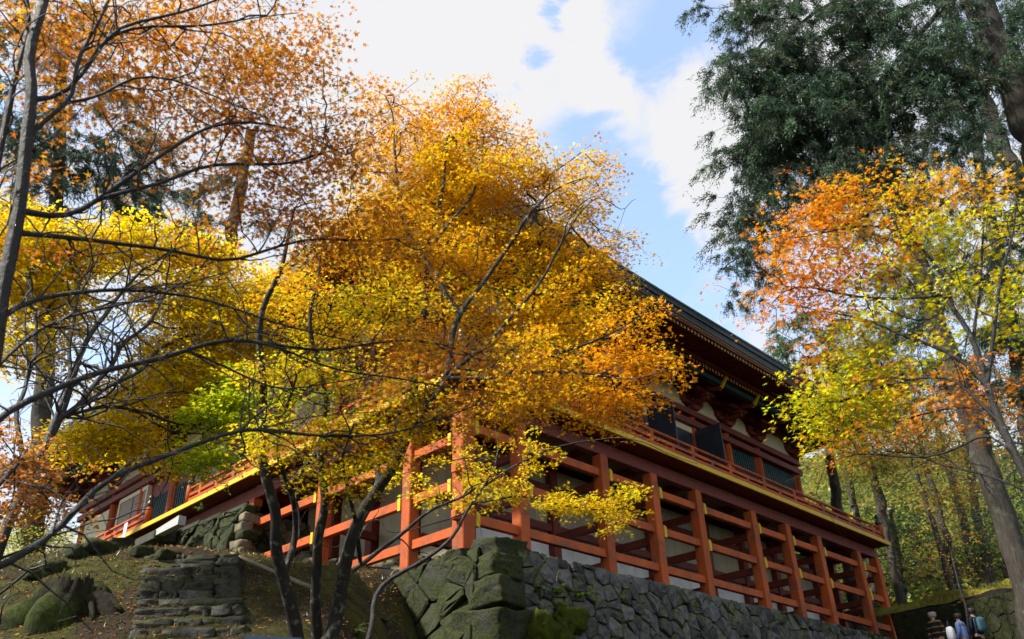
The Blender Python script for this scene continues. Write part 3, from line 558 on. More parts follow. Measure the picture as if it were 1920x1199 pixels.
class Tree:
    def __init__(s, name, label, cat, base, r, group=None):
        s.P = []; s.par = []; s.rmin = []; s.dir = []; s.fix = []; s.o = empty(name, Vector(base), label, cat, group); s.base = np.array(base); s.r = r; s.rg = np.random.default_rng(abs(hash(label)) % 99991 if False else sum(map(ord, label)))
        s.dens = 1; s.bare = np.zeros((0, 3)); s.cl = []; s.ccol = []; s.csz = []; s.cR = []
    def limb(s, pts, r0, r1, step=.16, wob=.02, world=False):
        P = np.array([p if world else at(*p) for p in pts]); start = -1
        if s.P:
            A_ = np.array(s.P); d = np.linalg.norm(A_-P[0], axis=1)
            dirs = unit(A_-P[1]); start = int(d.argmin()); P[0] = A_[start]
        P = crom(P, step); e = s.rg.normal(0, wob*2.6, (len(P), 3))+np.repeat(s.rg.normal(0, wob*2.0, (len(P)//4+1, 3)), 4, 0)[:len(P)]; e[0] = 0; P = P+smooth_path(e, 2); P = smooth_path(P, 2)
        if start >= 0: P = P[1:]
        R = np.linspace(r0, r1, len(P)) if True else 0
        prev = start
        for i, p in enumerate(P):
            s.P.append(p); s.par.append(prev); s.rmin.append(R[i]); prev = len(s.P)-1
        return s
    def blob(s, px, py, rp, n, pal, r=None, dep=.9, squash=.8, size=1.0, R=.29, clump=4, cs=(.22, .05)):
        """n sprays of leaves in a rounded volume; its size in metres follows from its distance"""
        n = max(2, int(n*s.dens+.5)); r = r or s.r; c = at(px, py, r); slant = np.linalg.norm(c-CAM); rm = rp*slant/FPX
        k = max(1, int(math.ceil(n/clump))); q = np.repeat(unit(s.rg.normal(size=(k, 3)))*(s.rg.random((k, 1))**(1/2.4))*rm, clump, 0)[:n]
        hf = np.array([FW[0], FW[1], 0]); lat = np.array([RT[0], RT[1], 0]); u = np.array([0, 0, 1])
        P = c+lat*q[:, :1]+u*q[:, 2:]*squash+hf*q[:, 1:2]*dep+s.rg.normal(0, 1, (n, 3))*np.array([cs[0], cs[0], cs[1]])
        s.cl.append(P); s.csz += [size]*n; s.cR += [R]*n
        pal = np.array(pal); w = s.rg.dirichlet(np.ones(len(pal))*.6, n); s.ccol.append((w@pal)*s.rg.uniform(.75, 1.12, (n, 1))); return s
    def subs(s, n, L, r0=.007, lo=.004, hi=.06):
        """crooked side branches off the limbs"""
        n_ = len(s.P); A = np.array(s.P); rm = np.array(s.rmin); pa = np.array(s.par); k = np.where((rm > lo) & (rm < hi) & (pa >= 0))[0]
        for j in s.rg.choice(k, n):
            d = unit(A[j]-A[pa[j]])+s.rg.normal(0, .75, 3); d = unit(d); p = A[j].copy(); m = int(s.rg.integers(6, 11)); st = L*s.rg.uniform(.5, 1.3)/m; prev = int(j); rr = min(r0, rm[j]*.8)
            for i in range(m):
                d = unit(d+s.rg.normal(0, .34, 3)*np.array([1, 1, .7])+np.array([0, 0, .04])); p = p+d*st; s.P.append(p.copy()); s.par.append(prev); s.rmin.append(rr*(1-.75*i/m)); prev = len(s.P)-1
        return s
    def twigs(s, n, L, lo=.004, hi=.05):
        A = np.array(s.P); rm = np.array(s.rmin); k = np.where((rm > lo) & (rm < hi))[0]; k = s.rg.choice(k, n); P = A[k]+s.rg.normal(0, 1, (n, 3))*L*np.array([1, 1, .55])+np.array([0, 0, .25*L])
        s.bare = np.vstack([P]+[P+s.rg.normal(0, .5*L, P.shape) for _ in range(2)]); return s
    def grow(s, seg=.15, tip=.0035, pipe=2.75, bark='bark', sag=.06):
        C = np.vstack(s.cl+[s.bare]); base = np.array(s.P); n0 = len(base)
        cap = n0+len(C)*14; P = np.empty((cap, 3)); P[:n0] = base; m = n0; par = list(s.par); rm = list(s.rmin)
        d0 = np.array([np.min(np.linalg.norm(base-c, axis=1)) for c in C]); order = np.argsort(d0); s.attach = np.empty(len(C), int); s.cdir = np.empty((len(C), 3))
        for k in order:
            c = C[k]; d = np.linalg.norm(P[:m]-c, axis=1); j = int(d.argmin()); L = d[j]; a = P[j].copy(); ns = int(np.clip(L/seg, 1, 12))
            dirp = a-P[par[j]] if par[j] >= 0 else np.array([0, 0, 1.]); dirp = dirp/(np.linalg.norm(dirp)+1e-9)
            mid = (a+c)/2+dirp*L*.22+np.array([0, 0, sag*L]); prev = j
            for i in range(1, ns+1):
                t = i/ns; q = (1-t)**2*a+2*t*(1-t)*mid+t*t*c
                if i < ns: q = q+s.rg.normal(0, .022, 3)
                P[m] = q; par.append(prev); rm.append(0); prev = m; m += 1
                if m >= cap-1: break
            s.attach[k] = prev; s.cdir[k] = c-a
        P = P[:m]
        mk_ = np.full(m, -1); pa = np.array(par[:m])
        for i in range(m-1, n0-1, -1): mk_[pa[i]] = i
        ii = np.where((np.arange(m) >= n0) & (mk_ >= 0))[0]
        for _ in range(3): P[ii] = .4*P[ii]+.3*(P[pa[ii]]+P[mk_[ii]])
        par = np.array(par); rm = np.array(rm); w = np.zeros(m); w[s.attach] += tip**pipe
        for i in range(m-1, -1, -1):
            if w[i] == 0: w[i] = tip**pipe
            if par[i] >= 0: w[par[i]] += w[i]
        R = np.maximum(w**(1/pipe), rm); s.nodes, s.R = P, R
        kids = [[] for _ in range(m)]
        for i in range(m):
            if par[i] >= 0: kids[par[i]].append(i)
        g = MB(); VV = []; FF = {3: [], 4: [], 5: [], 8: []}; stack = [(-1, i) for i in range(m) if par[i] < 0]; nv = 0; quads = []
        while stack:
            p, i = stack.pop(); ch = [p] if p >= 0 else []; ch.append(i)
            while kids[i]:
                ks = sorted(kids[i], key=lambda q: -R[q])
                for q in ks[1:]: stack.append((i, q))
                i = ks[0]; ch.append(i)
            if len(ch) < 2: continue
            pr = R[ch].copy()
            if p >= 0: pr[0] = min(pr[0], pr[1]*1.25)
            n = 9 if pr[0] > .05 else (6 if pr[0] > .018 else (4 if pr[0] > .008 else 3))
            v, f = tube_geo(P[ch], pr, n); f = f[:-2]
            quads += [[a+nv for a in q] for q in f]; VV += v; nv += len(v)
        me = fast_mesh('trunk', np.array(VV)-s.base, np.array(quads), M[bark], True); link('trunk', me, s.o); return s
    def leaf(s, per, size, kind=5, flat=.42, droop=.35, jit=.035, mat_='leaf', name='crown', colvar=.22, up=1.0):
        C = np.vstack(s.cl); col_ = np.vstack(s.ccol); n = len(C); rg = s.rg; N_ = n*per; idx = np.repeat(np.arange(n), per); Rr = np.array(s.cR)[idx]
        a = rg.uniform(0, 2*math.pi, N_); rr = np.sqrt(rg.random(N_))*Rr; off = np.stack([np.cos(a)*rr, np.sin(a)*rr, rg.normal(0, jit, N_)-.10*(rr/Rr)**2*1.2*Rr/.3], 1)
        tl = unit(np.stack([rg.normal(0, .22, n), rg.normal(0, .22, n), np.ones(n)], 1))[idx]            # each spray is a tilted flat fan
        off[:, 2] -= (off[:, 0]*tl[:, 0]+off[:, 1]*tl[:, 1])/tl[:, 2]
        c = C[idx]+off; Nn = tl*up+rg.normal(0, flat, (N_, 3)); D = np.stack([np.cos(a), np.sin(a), np.full(N_, -droop)], 1)+rg.normal(0, .45, (N_, 3))
        S = size*np.array(s.csz)[idx]*rg.uniform(.5, 1.32, N_); cc = col_[idx]*(1+rg.normal(0, colvar, (N_, 1))); cc = cc*(1+rg.normal(0, .07, (N_, 3))); cc = np.clip(cc, .004, .85)
        base, faces = {5: (LEAF5, F5), 3: (LEAF3, F3), 1: (LEAF1, F1)}[kind]
        me = leaves_mesh(name, c-s.base, Nn, D, S*.58, cc, base, faces, M[mat_]); link(name, me, s.o, kind='stuff'); s.nleaf = N_; return s
    def needles(s, per, L, name='crown'):
        C = np.vstack(s.cl); col_ = np.vstack(s.ccol); n = len(C); rg = s.rg; N_ = n*per; idx = np.repeat(np.arange(n), per); Rr = np.array(s.cR)[idx]
        out = unit(s.cdir[:n])[idx]*np.array([1, 1, .3]); t = rg.random(N_)
        strand = rg.integers(0, 9, N_); sa = rg.uniform(0, 2*math.pi, (n, 9)); sl = rg.uniform(.45, 1.1, (n, 9))
        a = sa[idx, strand]; L_ = sl[idx, strand]*Rr
        p = C[idx]+out*(t*L_*.9)[:, None]+np.stack([np.cos(a)*.5*t*L_, np.sin(a)*.5*t*L_, -.85*t*t*L_], 1)+rg.normal(0, .035, (N_, 3))
        D = out*.8+np.stack([np.cos(a)*.4, np.sin(a)*.4, -.2-1.0*t], 1)+rg.normal(0, .38, (N_, 3)); Nn = rg.normal(0, 1, (N_, 3))
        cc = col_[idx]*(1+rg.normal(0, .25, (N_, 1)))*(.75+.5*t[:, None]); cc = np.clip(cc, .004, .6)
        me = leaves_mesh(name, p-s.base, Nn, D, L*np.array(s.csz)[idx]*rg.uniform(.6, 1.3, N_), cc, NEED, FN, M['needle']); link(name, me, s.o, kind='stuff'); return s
GOLD = [(.90, .41, .006), (.90, .53, .008), (.86, .28, .008), (.74, .56, .012)]
AMBER = [(.86, .38, .007), (.82, .25, .009), (.84, .48, .008)]
RUST = [(.52, .13, .014), (.64, .23, .013), (.32, .09, .02), (.66, .40, .016)]
ORANGE = [(.74, .24, .007), (.74, .33, .007), (.66, .155, .008)]
YEL = [(.88, .60, .008), (.86, .50, .008), (.78, .62, .012)]
LIME = [(.50, .62, .012), (.38, .54, .014), (.68, .64, .012)]
YG = [(.76, .58, .010), (.56, .58, .014), (.80, .42, .010)]
DKG = [(.030, .055, .022), (.045, .075, .028), (.06, .085, .04)]
CED = [(.026, .064, .036), (.048, .10, .055), (.10, .17, .085), (.026, .058, .042), (.07, .07, .042)]
# --- the big golden maple, several stems from one base
rT = 10.6
b = gpt(600, 1260, 5, 14); b = np.array([b[0], b[1], gz(b[0], b[1])-.1]); rB = math.hypot(b[0]-CAM[0], b[1]-CAM[1])
T = Tree('maple_tree', 'large golden maple with several dark stems standing before the red stilts', 'tree', b, rT)
T.dens = .74
def L2(pts, r0, r1, ra, rb, first=None):
    n = len(pts); P = [at(p[0], p[1], ra+(rb-ra)*i/(n-1)) for i, p in enumerate(pts)]
    if first is not None: P = [np.array(first)]+P
    T.limb(P, r0, r1, world=True)
L2([(556, 1199), (548, 1130), (535, 1060), (508, 970), (498, 850), (492, 720), (497, 600), (520, 480), (545, 380)], 0.1062, 0.0187, rB, rT-.3, b+np.array([-.35, .3, 0]))
L2([(535, 1060), (548, 990), (540, 930), (522, 860), (540, 780), (565, 700)], 0.0510, 0.0153, rB, rT+.3)
L2([(545, 1020), (560, 1005), (573, 970), (565, 942), (540, 930)], 0.0255, 0.0127, rB, rB+.2)
L2([(596, 1199), (600, 1130), (592, 1050), (590, 1010), (612, 950), (603, 860), (608, 800), (622, 755), (603, 700), (590, 600), (610, 470)], 0.0892, 0.0170, rB+.1, rT+.2, b+np.array([0, 0, 0]))
L2([(608, 800), (668, 772), (760, 742), (850, 700), (930, 690)], 0.0340, 0.0119, rB+.1, rT-.2)
L2([(630, 1199), (632, 1130), (648, 1050), (672, 970), (722, 895), (758, 830), (785, 700), (800, 560), (830, 400), (845, 270)], 0.1062, 0.0153, rB, rT+.4, b+np.array([.3, -.2, 0]))
L2([(700, 930), (705, 860), (690, 780), (700, 660), (690, 540), (660, 420)], 0.0510, 0.0127, rB, rT+.5)
L2([(758, 830), (840, 720), (930, 625), (1010, 525), (1060, 440), (1105, 380)], 0.0467, 0.0102, rT, rT)
L2([(785, 700), (870, 570), (950, 460), (1020, 375), (1085, 325)], 0.0425, 0.0085, rT+.1, rT+.2)
L2([(800, 560), (765, 420), (742, 260), (728, 190)], 0.0340, 0.0068, rT+.2, rT+.6)
L2([(815, 480), (880, 370), (915, 270)], 0.0298, 0.0076, rT+.3, rT+.5)
L2([(840, 720), (960, 690), (1080, 655), (1165, 618), (1205, 598)], 0.0340, 0.0076, rT, rT-.5)
L2([(960, 690), (1090, 710), (1170, 715), (1245, 698)], 0.0255, 0.0068, rT-.2, rT-.6)
L2([(640, 1075), (705, 1030), (790, 968), (860, 938), (880, 925)], 0.0382, 0.0170, rB, rB+.4)
L2([(648, 1050), (660, 960), (640, 880), (655, 800)], 0.0382, 0.0127, rB, rT-.2)
for q in [(735, 205, 34, 34), (730, 280, 50, 50), (860, 300, 70, 80), (820, 300, 60, 60), (930, 320, 60, 60), (905, 215, 40, 24), (850, 195, 34, 22), (1000, 330, 50, 40), (1130, 340, 20, 8), (1145, 480, 30, 14), (1060, 400, 60, 40), (800, 235, 62, 62), (880, 245, 68, 75), (945, 275, 45, 42), (760, 350, 88, 110), (850, 370, 95, 130), (945, 370, 85, 110), (1050, 330, 50, 45), (1105, 305, 34, 24), (1075, 380, 50, 40),
          (715, 430, 80, 90), (800, 480, 95, 130), (905, 490, 95, 130), (1015, 470, 85, 110), (1105, 455, 48, 45), (1120, 530, 55, 50), (1010, 580, 95, 120), (1110, 610, 75, 80), (890, 610, 90, 110)]:
    T.blob(*q, AMBER if q[1] < 300 else GOLD, r=rT+.95, dep=.95)
for q in [(1140, 665, 55, 56), (1180, 605, 32, 22), (1215, 588, 14, 7), (1215, 692, 36, 24), (1170, 742, 42, 34), (1060, 720, 80, 80), (960, 750, 60, 60), (1120, 770, 50, 40), (1262, 700, 14, 5), (1000, 660, 70, 60)]:
    T.blob(*q, AMBER if q[0] > 1100 else GOLD, r=rT+.1, dep=.8)
for q in [(700, 560, 80, 80), (610, 470, 75, 60), (620, 590, 80, 70), (545, 560, 60, 40), (540, 690, 60, 42), (640, 720, 60, 45), (770, 640, 80, 85), (760, 740, 55, 40), (690, 830, 40, 22), (590, 810, 40, 22), (640, 880, 40, 18), (600, 900, 36, 16), (520, 820, 30, 14), (560, 840, 45, 16), (640, 800, 50, 24), (720, 780, 50, 24), (790, 770, 45, 20), (830, 830, 35, 8), (700, 870, 35, 8), (500, 770, 40, 14), (760, 840, 40, 8), (850, 770, 45, 16)]:
    T.blob(*q, GOLD if q[0] % 20 else YG, r=rT+.6, dep=.9)
for q in [(610, 690, 50, 10), (560, 760, 50, 14), (880, 560, 50, 8), (1020, 640, 40, 12)]: T.blob(*q, LIME, r=rT+.5, dep=.8)
T.subs(90, .9, .012, .013, .06); T.twigs(200, .3, .008, .06); T.grow(bark='barkmoss'); T.leaf(38, .080, 5)
# --- slender leaning maple by the wall corner with a low yellow spray
bb = gpt(690, 1235, 5, 14); rS = math.hypot(bb[0]-CAM[0], bb[1]-CAM[1])
T = Tree('slender_maple', 'slender leaning maple stem with a low yellow leaf spray before the wall corner', 'tree', (bb[0], bb[1], gz(bb[0], bb[1])-.1), rS)
L2([(692, 1199), (697, 1160), (704, 1118), (740, 1085), (800, 1050), (850, 1012), (872, 960), (905, 915), (924, 870), (936, 830), (930, 790)], .05, .012, rS, rS+.8, T.base)
L2([(905, 915), (990, 862), (1080, 835), (1165, 822), (1240, 845), (1300, 870)], .02, .005, rS+.6, rS+.9)
L2([(880, 945), (960, 935), (1050, 945), (1130, 960), (1185, 955)], .018, .005, rS+.5, rS+.7)
L2([(872, 960), (800, 985), (760, 1000), (720, 990)], .014, .005, rS+.5, rS+.4)
L2([(924, 870), (880, 850), (820, 870), (770, 860)], .016, .006, rS+.7, rS+.6)
for q in [(930, 905, 30, 9), (970, 925, 28, 11), (1020, 935, 30, 13), (1070, 945, 30, 13), (1120, 950, 30, 13), (1165, 945, 28, 11), (1180, 915, 26, 6), (1160, 985, 22, 7), (900, 890, 36, 10), (960, 865, 36, 7), (870, 850, 45, 9), (800, 920, 36, 6), (740, 900, 40, 8), (890, 930, 22, 7), (840, 935, 26, 5), (1010, 835, 30, 5)]:
    T.blob(*q, YEL, r=rS+.6, dep=.5, squash=.5, R=.2)
T.grow(bark='bark', seg=.16, tip=.003); T.leaf(34, .094, 5)
# --- the near maple reaching in from the left edge
rN = 6.2
bn = at(-150, 1240, 6.0); T = Tree('maple_tree', 'maple with rust-orange star leaves and long dark twiggy branches arching over the slope', 'tree', (bn[0], bn[1], gz(bn[0], bn[1])-.1), rN)
T.dens = 1.0
L2([(-120, 1000), (-70, 800), (-15, 640), (20, 520), (32, 400), (42, 270), (52, 120), (75, 0), (95, -100)], 0.0682, .035, 6.0, rN, T.base)
L2([(0, 620), (5, 480), (-10, 330), (20, 180), (45, 60), (40, -60)], 0.031, .02, rN, rN+.3)
L2([(45, 262), (80, 235), (125, 205), (145, 170), (150, 90), (190, 45), (215, -40)], 0.0198, .014, rN, rN-.2)
L2([(125, 205), (180, 175), (235, 145), (300, 158), (400, 190), (500, 222)], 0.0136, .005, rN, rN-.1)
L2([(60, 210), (120, 172), (180, 110), (255, 52), (330, 15), (430, -20)], 0.0211, .010, rN, rN-.3)
L2([(180, 110), (200, 60), (290, 50), (390, 55), (480, 20), (560, 10)], 0.0112, .005, rN-.1, rN-.3)
L2([(30, 420), (70, 425), (140, 400), (222, 340), (292, 296), (390, 245), (460, 230), (560, 232), (640, 262)], 0.0279, .006, rN, rN+.1)
L2([(222, 390), (300, 355), (372, 322), (410, 314), (520, 312), (610, 280), (690, 262), (760, 225)], 0.0174, .004, rN, rN+.5)
L2([(60, 470), (170, 440), (290, 452), (385, 470), (445, 474), (560, 450), (640, 450), (740, 470)], 0.0198, .004, rN, rN+.6)
L2([(-5, 600), (60, 573), (180, 530), (262, 550), (345, 566), (450, 586), (560, 612), (650, 632), (740, 640)], 0.0186, .004, rN, rN+.7)
L2([(-40, 700), (0, 668), (100, 622), (200, 590), (320, 560), (420, 500)], 0.0155, .005, rN, rN+.6)
L2([(-75, 830), (0, 785), (100, 745), (200, 697), (300, 690), (380, 652), (455, 635), (600, 652), (740, 640), (860, 650), (960, 690)], 0.026, .004, rN-.2, rN+1.2)
L2([(455, 635), (540, 645), (640, 690), (760, 720), (870, 735), (980, 760)], 0.0087, .004, rN+.5, rN+1.2)
L2([(360, 668), (470, 700), (540, 718), (640, 715), (760, 700)], 0.0087, .004, rN+.4, rN+.9)
L2([(-110, 1100), (0, 1035), (100, 962), (200, 876), (292, 836), (400, 815), (480, 805), (560, 826), (650, 832), (760, 800), (860, 770)], 0.0273, .004, 5.8, rN+1.0)
L2([(480, 805), (600, 790), (700, 775), (800, 790)], 0.0062, .003, rN+.5, rN+.9)
for q in [(30, 60, 60, 22), (100, 50, 70, 30), (200, 60, 80, 42), (310, 60, 80, 46), (420, 50, 80, 44), (520, 60, 70, 36), (575, 130, 50, 22), (480, 160, 80, 42), (370, 180, 80, 42), (260, 190, 70, 34), (160, 140, 60, 24), (90, 220, 50, 12), (430, 260, 80, 40), (540, 240, 70, 30), (610, 250, 40, 12),
          (640, 215, 30, 5), (655, 150, 14, 3), (690, 235, 22, 5), (330, 300, 60, 14), (480, 330, 70, 26), (590, 330, 60, 24), (680, 310, 50, 16), (30, 300, 60, 12), (60, 440, 50, 4)]:
    T.blob(*q, RUST+[(.52, .20, .015)], r=rN+.55, dep=.9, R=.25)
for q in [(700, 400, 70, 26), (580, 400, 70, 28), (660, 460, 70, 26), (750, 460, 50, 18), (800, 470, 30, 9), (560, 470, 50, 10), (470, 400, 50, 14), (440, 470, 30, 4)]: T.blob(*q, RUST+ORANGE[:1], r=rN+.6, dep=.8, R=.24)
for q in [(720, 650, 40, 8), (800, 640, 50, 13), (880, 650, 50, 14), (950, 700, 55, 13), (1010, 740, 45, 9), (870, 740, 50, 9), (760, 710, 50, 8), (960, 770, 40, 6), (640, 660, 36, 5)]: T.blob(*q, RUST, r=rN+1.1, dep=.6, R=.2)
T.subs(190, .9, .0075, .0055, .03); T.twigs(700, .17, .0025, .03); T.grow(bark='bark', tip=.0020); T.leaf(24, .072, 5, colvar=.28)
# --- bright yellow maple beyond, leaning stems at the left
rY = 15.5
by = at(-30, 1075, 13.5); T = Tree('yellow_maple', 'bright yellow maple with leaning dark stems before the far end of the side eaves', 'tree', (by[0], by[1], gz(by[0], by[1])-.1), rY)
T.dens = 1.7
L2([(15, 1010), (70, 860), (112, 780), (150, 690), (195, 600), (245, 530), (330, 460)], 0.090, 0.018, 13.5, rY, T.base)
L2([(90, 820), (128, 700), (140, 570), (130, 450)], 0.042, 0.012, 13.8, rY)
L2([(112, 780), (160, 755), (245, 640), (340, 530), (430, 470)], 0.048, 0.012, 13.8, rY+.3)
L2([(60, 880), (40, 760), (70, 640), (60, 500)], 0.042, 0.012, 13.6, rY-.2)
L2([(140, 760), (240, 700), (330, 640), (430, 600)], 0.036, 0.009, 14, rY+.3)
L2([(130, 780), (220, 760), (330, 790), (400, 800)], 0.027, 0.007, 14, rY)
for q in [(50, 480, 70, 90), (30, 560, 50, 50), (120, 480, 60, 70), (60, 420, 60, 50), (190, 470, 45, 38), (260, 450, 50, 40), (100, 560, 45, 40), (50, 650, 45, 36), (330, 480, 50, 50), (400, 470, 45, 40), (360, 570, 62, 75), (430, 570, 55, 60), (420, 640, 55, 60), (340, 640, 48, 48),
          (320, 700, 56, 66), (400, 690, 36, 30), (250, 740, 40, 30), (215, 800, 48, 48), (155, 820, 36, 34), (250, 830, 34, 24), (300, 855, 18, 8), (150, 620, 35, 16), (300, 560, 40, 26), (280, 640, 26, 10), (500, 540, 50, 34), (480, 640, 50, 34)]:
    T.blob(*q, YEL, r=rY+.4, dep=1.2, R=.42, squash=.7)
for q in [(400, 775, 36, 26), (440, 755, 34, 24), (395, 850, 34, 20), (450, 700, 30, 16), (370, 870, 20, 8), (460, 800, 24, 10)]: T.blob(*q, LIME, r=rY-.4, dep=.8, R=.36, squash=.6)
T.subs(80, 1.8, .018, .008, .09); T.twigs(160, .5, .004, .06); T.grow(bark='bark', seg=.35); T.leaf(33, .092, 3)
# --- orange maple low at the left edge
bo = at(-60, 1060, 11); T = Tree('orange_maple', 'small salmon-orange maple low against the far roof corner', 'tree', (bo[0], bo[1], gz(bo[0], bo[1])-.1), 12)
L2([(-30, 980), (10, 900), (40, 850)], .06, .02, 11, 12, T.base)
for q in [(40, 880, 46, 24), (60, 935, 36, 14), (15, 800, 45, 14), (85, 960, 18, 5)]: T.blob(*q, [(.50, .20, .03), (.46, .24, .05), (.34, .12, .03)], r=12, dep=.9, R=.3)
T.grow(bark='bark'); T.leaf(36, .085, 3)
# --- maple at the right edge, orange at the tips and yellow-green inside
rR = 9.0
br_ = at(2010, 1150, 8.4); T = Tree('maple_tree', 'maple with orange tips and yellow-green inner leaves before the cedars', 'tree', (br_[0], br_[1], gz(br_[0], br_[1])-.1), rR)
T.dens = 1.6
L2([(1985, 1060), (1925, 900), (1882, 790), (1852, 690), (1792, 605), (1742, 530), (1690, 450), (1640, 380)], 0.0620, 0.0087, 8.4, rR, T.base)
L2([(1858, 705), (1780, 645), (1700, 632), (1642, 606), (1560, 585), (1480, 580)], 0.0248, 0.0037, rR-.3, rR)
L2([(1856, 690), (1836, 600), (1842, 520), (1856, 420), (1870, 340)], 0.0198, 0.0074, rR-.2, rR+.2)
L2([(1868, 740), (1872, 640), (1878, 560), (1893, 470), (1905, 380)], 0.0211, 0.0074, rR-.3, rR-.3)
L2([(1792, 605), (1745, 505), (1705, 452), (1600, 425), (1500, 435)], 0.0186, 0.0031, rR, rR-.2)
L2([(1765, 585), (1650, 560), (1550, 540), (1450, 535), (1415, 590)], 0.0149, 0.0025, rR, rR-.1)
L2([(1885, 800), (1775, 715), (1660, 725), (1560, 760), (1490, 750)], 0.0161, 0.0025, rR-.3, rR)
L2([(1915, 880), (1850, 770), (1760, 760), (1680, 790)], 0.0124, 0.0031, rR-.3, rR)
L2([(1950, 830), (1870, 822), (1800, 840), (1700, 850), (1600, 850), (1480, 885)], 0.0112, 0.0019, rR-.6, rR)
L2([(1960, 920), (1850, 890), (1760, 880), (1700, 850), (1620, 830)], 0.0112, 0.0019, rR-.6, rR+.2)
for q in [(1520, 390, 44, 16), (1560, 370, 48, 20), (1620, 360, 50, 18), (1690, 330, 40, 8), (1740, 370, 40, 10), (1800, 350, 50, 10), (1880, 350, 45, 10), (1505, 460, 50, 22), (1480, 525, 45, 18), (1545, 460, 55, 24), (1520, 550, 55, 24), (1445, 575, 18, 3), (1590, 510, 45, 16), (1625, 430, 50, 20), (1560, 640, 36, 8), (1530, 600, 40, 10), (1700, 400, 50, 12)]:
    T.blob(q[0], q[1], q[2], max(2, int(q[3]*.72)), ORANGE if q[0] < 1600 else ORANGE+YG[:2], r=rR-.1, dep=.8, R=.25)
for q in [(1710, 470, 55, 15), (1790, 440, 55, 14), (1870, 440, 50, 13), (1660, 540, 50, 14), (1740, 545, 50, 13), (1840, 550, 55, 13), (1905, 540, 40, 9), (1640, 610, 45, 12), (1740, 630, 45, 9), (1610, 660, 45, 14), (1680, 680, 40, 10), (1570, 690, 32, 11), (1555, 740, 34, 13), (1575, 715, 45, 17), (1650, 740, 40, 12), (1570, 795, 34, 12), (1595, 780, 45, 15), (1670, 770, 40, 9), (1530, 770, 16, 4), (1880, 640, 50, 8)]:
    T.blob(*q, YG+LIME[:2], r=rR+.1, dep=.8, R=.25)
for q in [(1700, 720, 50, 9), (1780, 700, 50, 8), (1760, 770, 50, 7), (1560, 830, 40, 7), (1850, 770, 50, 6), (1620, 830, 40, 5), (1900, 700, 40, 5), (1640, 500, 40, 8)]: T.blob(*q, ORANGE+[(.6, .3, .1)], r=rR, dep=.8, R=.25)
T.subs(60, .8, .007, .003, .03); T.twigs(200, .25, .0015, .03); T.grow(bark='bark', tip=.0024); T.leaf(22, .080, 5)
# --- tall cedars at the right
def cedar(label, base_px, r, trunk, r0, r1, blobs, limbs=(), per=250, pal=CED, L=.115, R=.62, group='cedars behind the hall', seg=.5, tip=.006):
    bc = at(*base_px, r); global T
    T = Tree('cedar_tree', label, 'tree', (bc[0], bc[1], gz(bc[0], bc[1])-.3), r, group)
    T.dens = 2.0; L2(trunk, r0, r1, r, r, T.base)
    for lm in limbs: L2(lm[0], lm[1], .02, r, r+lm[2])
    for q in blobs: T.blob(*q, pal, r=r+(rng.uniform(-1.2, .8)), dep=1.2, R=R, squash=.95, clump=7, cs=(.42, .16))
    if len(blobs) > 15: T.dens = 1.0
    T.grow(bark='cedarbark', seg=seg, tip=tip, sag=.02); T.needles(per, L)
cedar('tall cedar with drooping dark fronds hanging over the roof end', (2090, 600), 21, [(2020, 430), (1935, 235), (1880, 105), (1818, -40), (1780, -140)], .52, .36,
      [(1860, 60, 60, 16), (1900, 140, 50, 12), (1790, 230, 60, 14), (1480, 150, 90, 40), (1560, 180, 90, 40), (1620, 260, 80, 30), (1450, 260, 70, 30), (1700, 130, 80, 30), (1760, 180, 70, 20), (1385, 10, 30, 8), (1430, 40, 55, 24), (1375, 160, 24, 6), (1400, 130, 36, 10), (1445, 150, 70, 36), (1500, 80, 90, 44), (1600, 70, 90, 40), (1690, 40, 90, 34), (1500, 210, 80, 40), (1430, 260, 60, 28), (1380, 285, 28, 8), (1385, 240, 20, 4), (1570, 260, 80, 34), (1650, 180, 80, 26), (1450, 330, 70, 30), (1420, 400, 50, 18), (1540, 360, 60, 20), (1640, 320, 60, 18), (1720, 200, 70, 16), (1780, 90, 60, 14)],
      [([(1800, -40), (1700, 95), (1610, 190), (1555, 235), (1480, 270)], .09, -1), ([(1805, -20), (1760, 100), (1700, 200), (1620, 270)], .07, .5), ([(1770, -120), (1600, -20), (1480, 60), (1430, 80), (1385, 150)], .10, -.5), ([(1600, 190), (1500, 280), (1420, 360)], .05, -.5), ([(1780, -120), (1640, -60), (1500, 0)], .07, .8)], per=250)
cedar('straight grey cedar trunk rising behind the orange-tipped maple', (1915, 1120), 28, [(1905, 1050), (1860, 905), (1812, 765), (1745, 570), (1700, 430), (1650, 260), (1600, 60), (1570, -80)], .34, .26,
      [(1700, 330, 70, 16), (1800, 300, 70, 18), (1880, 280, 60, 16), (1760, 400, 60, 12), (1860, 380, 50, 12), (1410, 500, 40, 12), (1380, 480, 22, 6), (1385, 520, 20, 5), (1440, 430, 50, 14), (1400, 560, 20, 4), (1600, 420, 60, 10), (1850, 180, 60, 14)],
      [([(1660, 300), (1540, 380), (1440, 450), (1360, 500)], .08, 0), ([(1700, 430), (1800, 360), (1880, 320)], .06, 1)], per=250)
cedar('further cedar trunk between the two big ones', (2000, 640), 32, [(1990, 560), (1905, 330), (1835, 170), (1770, 0), (1740, -80)], .40, .3,
      [(1830, 60, 60, 12), (1890, 150, 50, 12), (1900, 420, 50, 12), (1820, 470, 50, 10), (1880, 30, 50, 10), (1750, 300, 50, 8)], per=260)
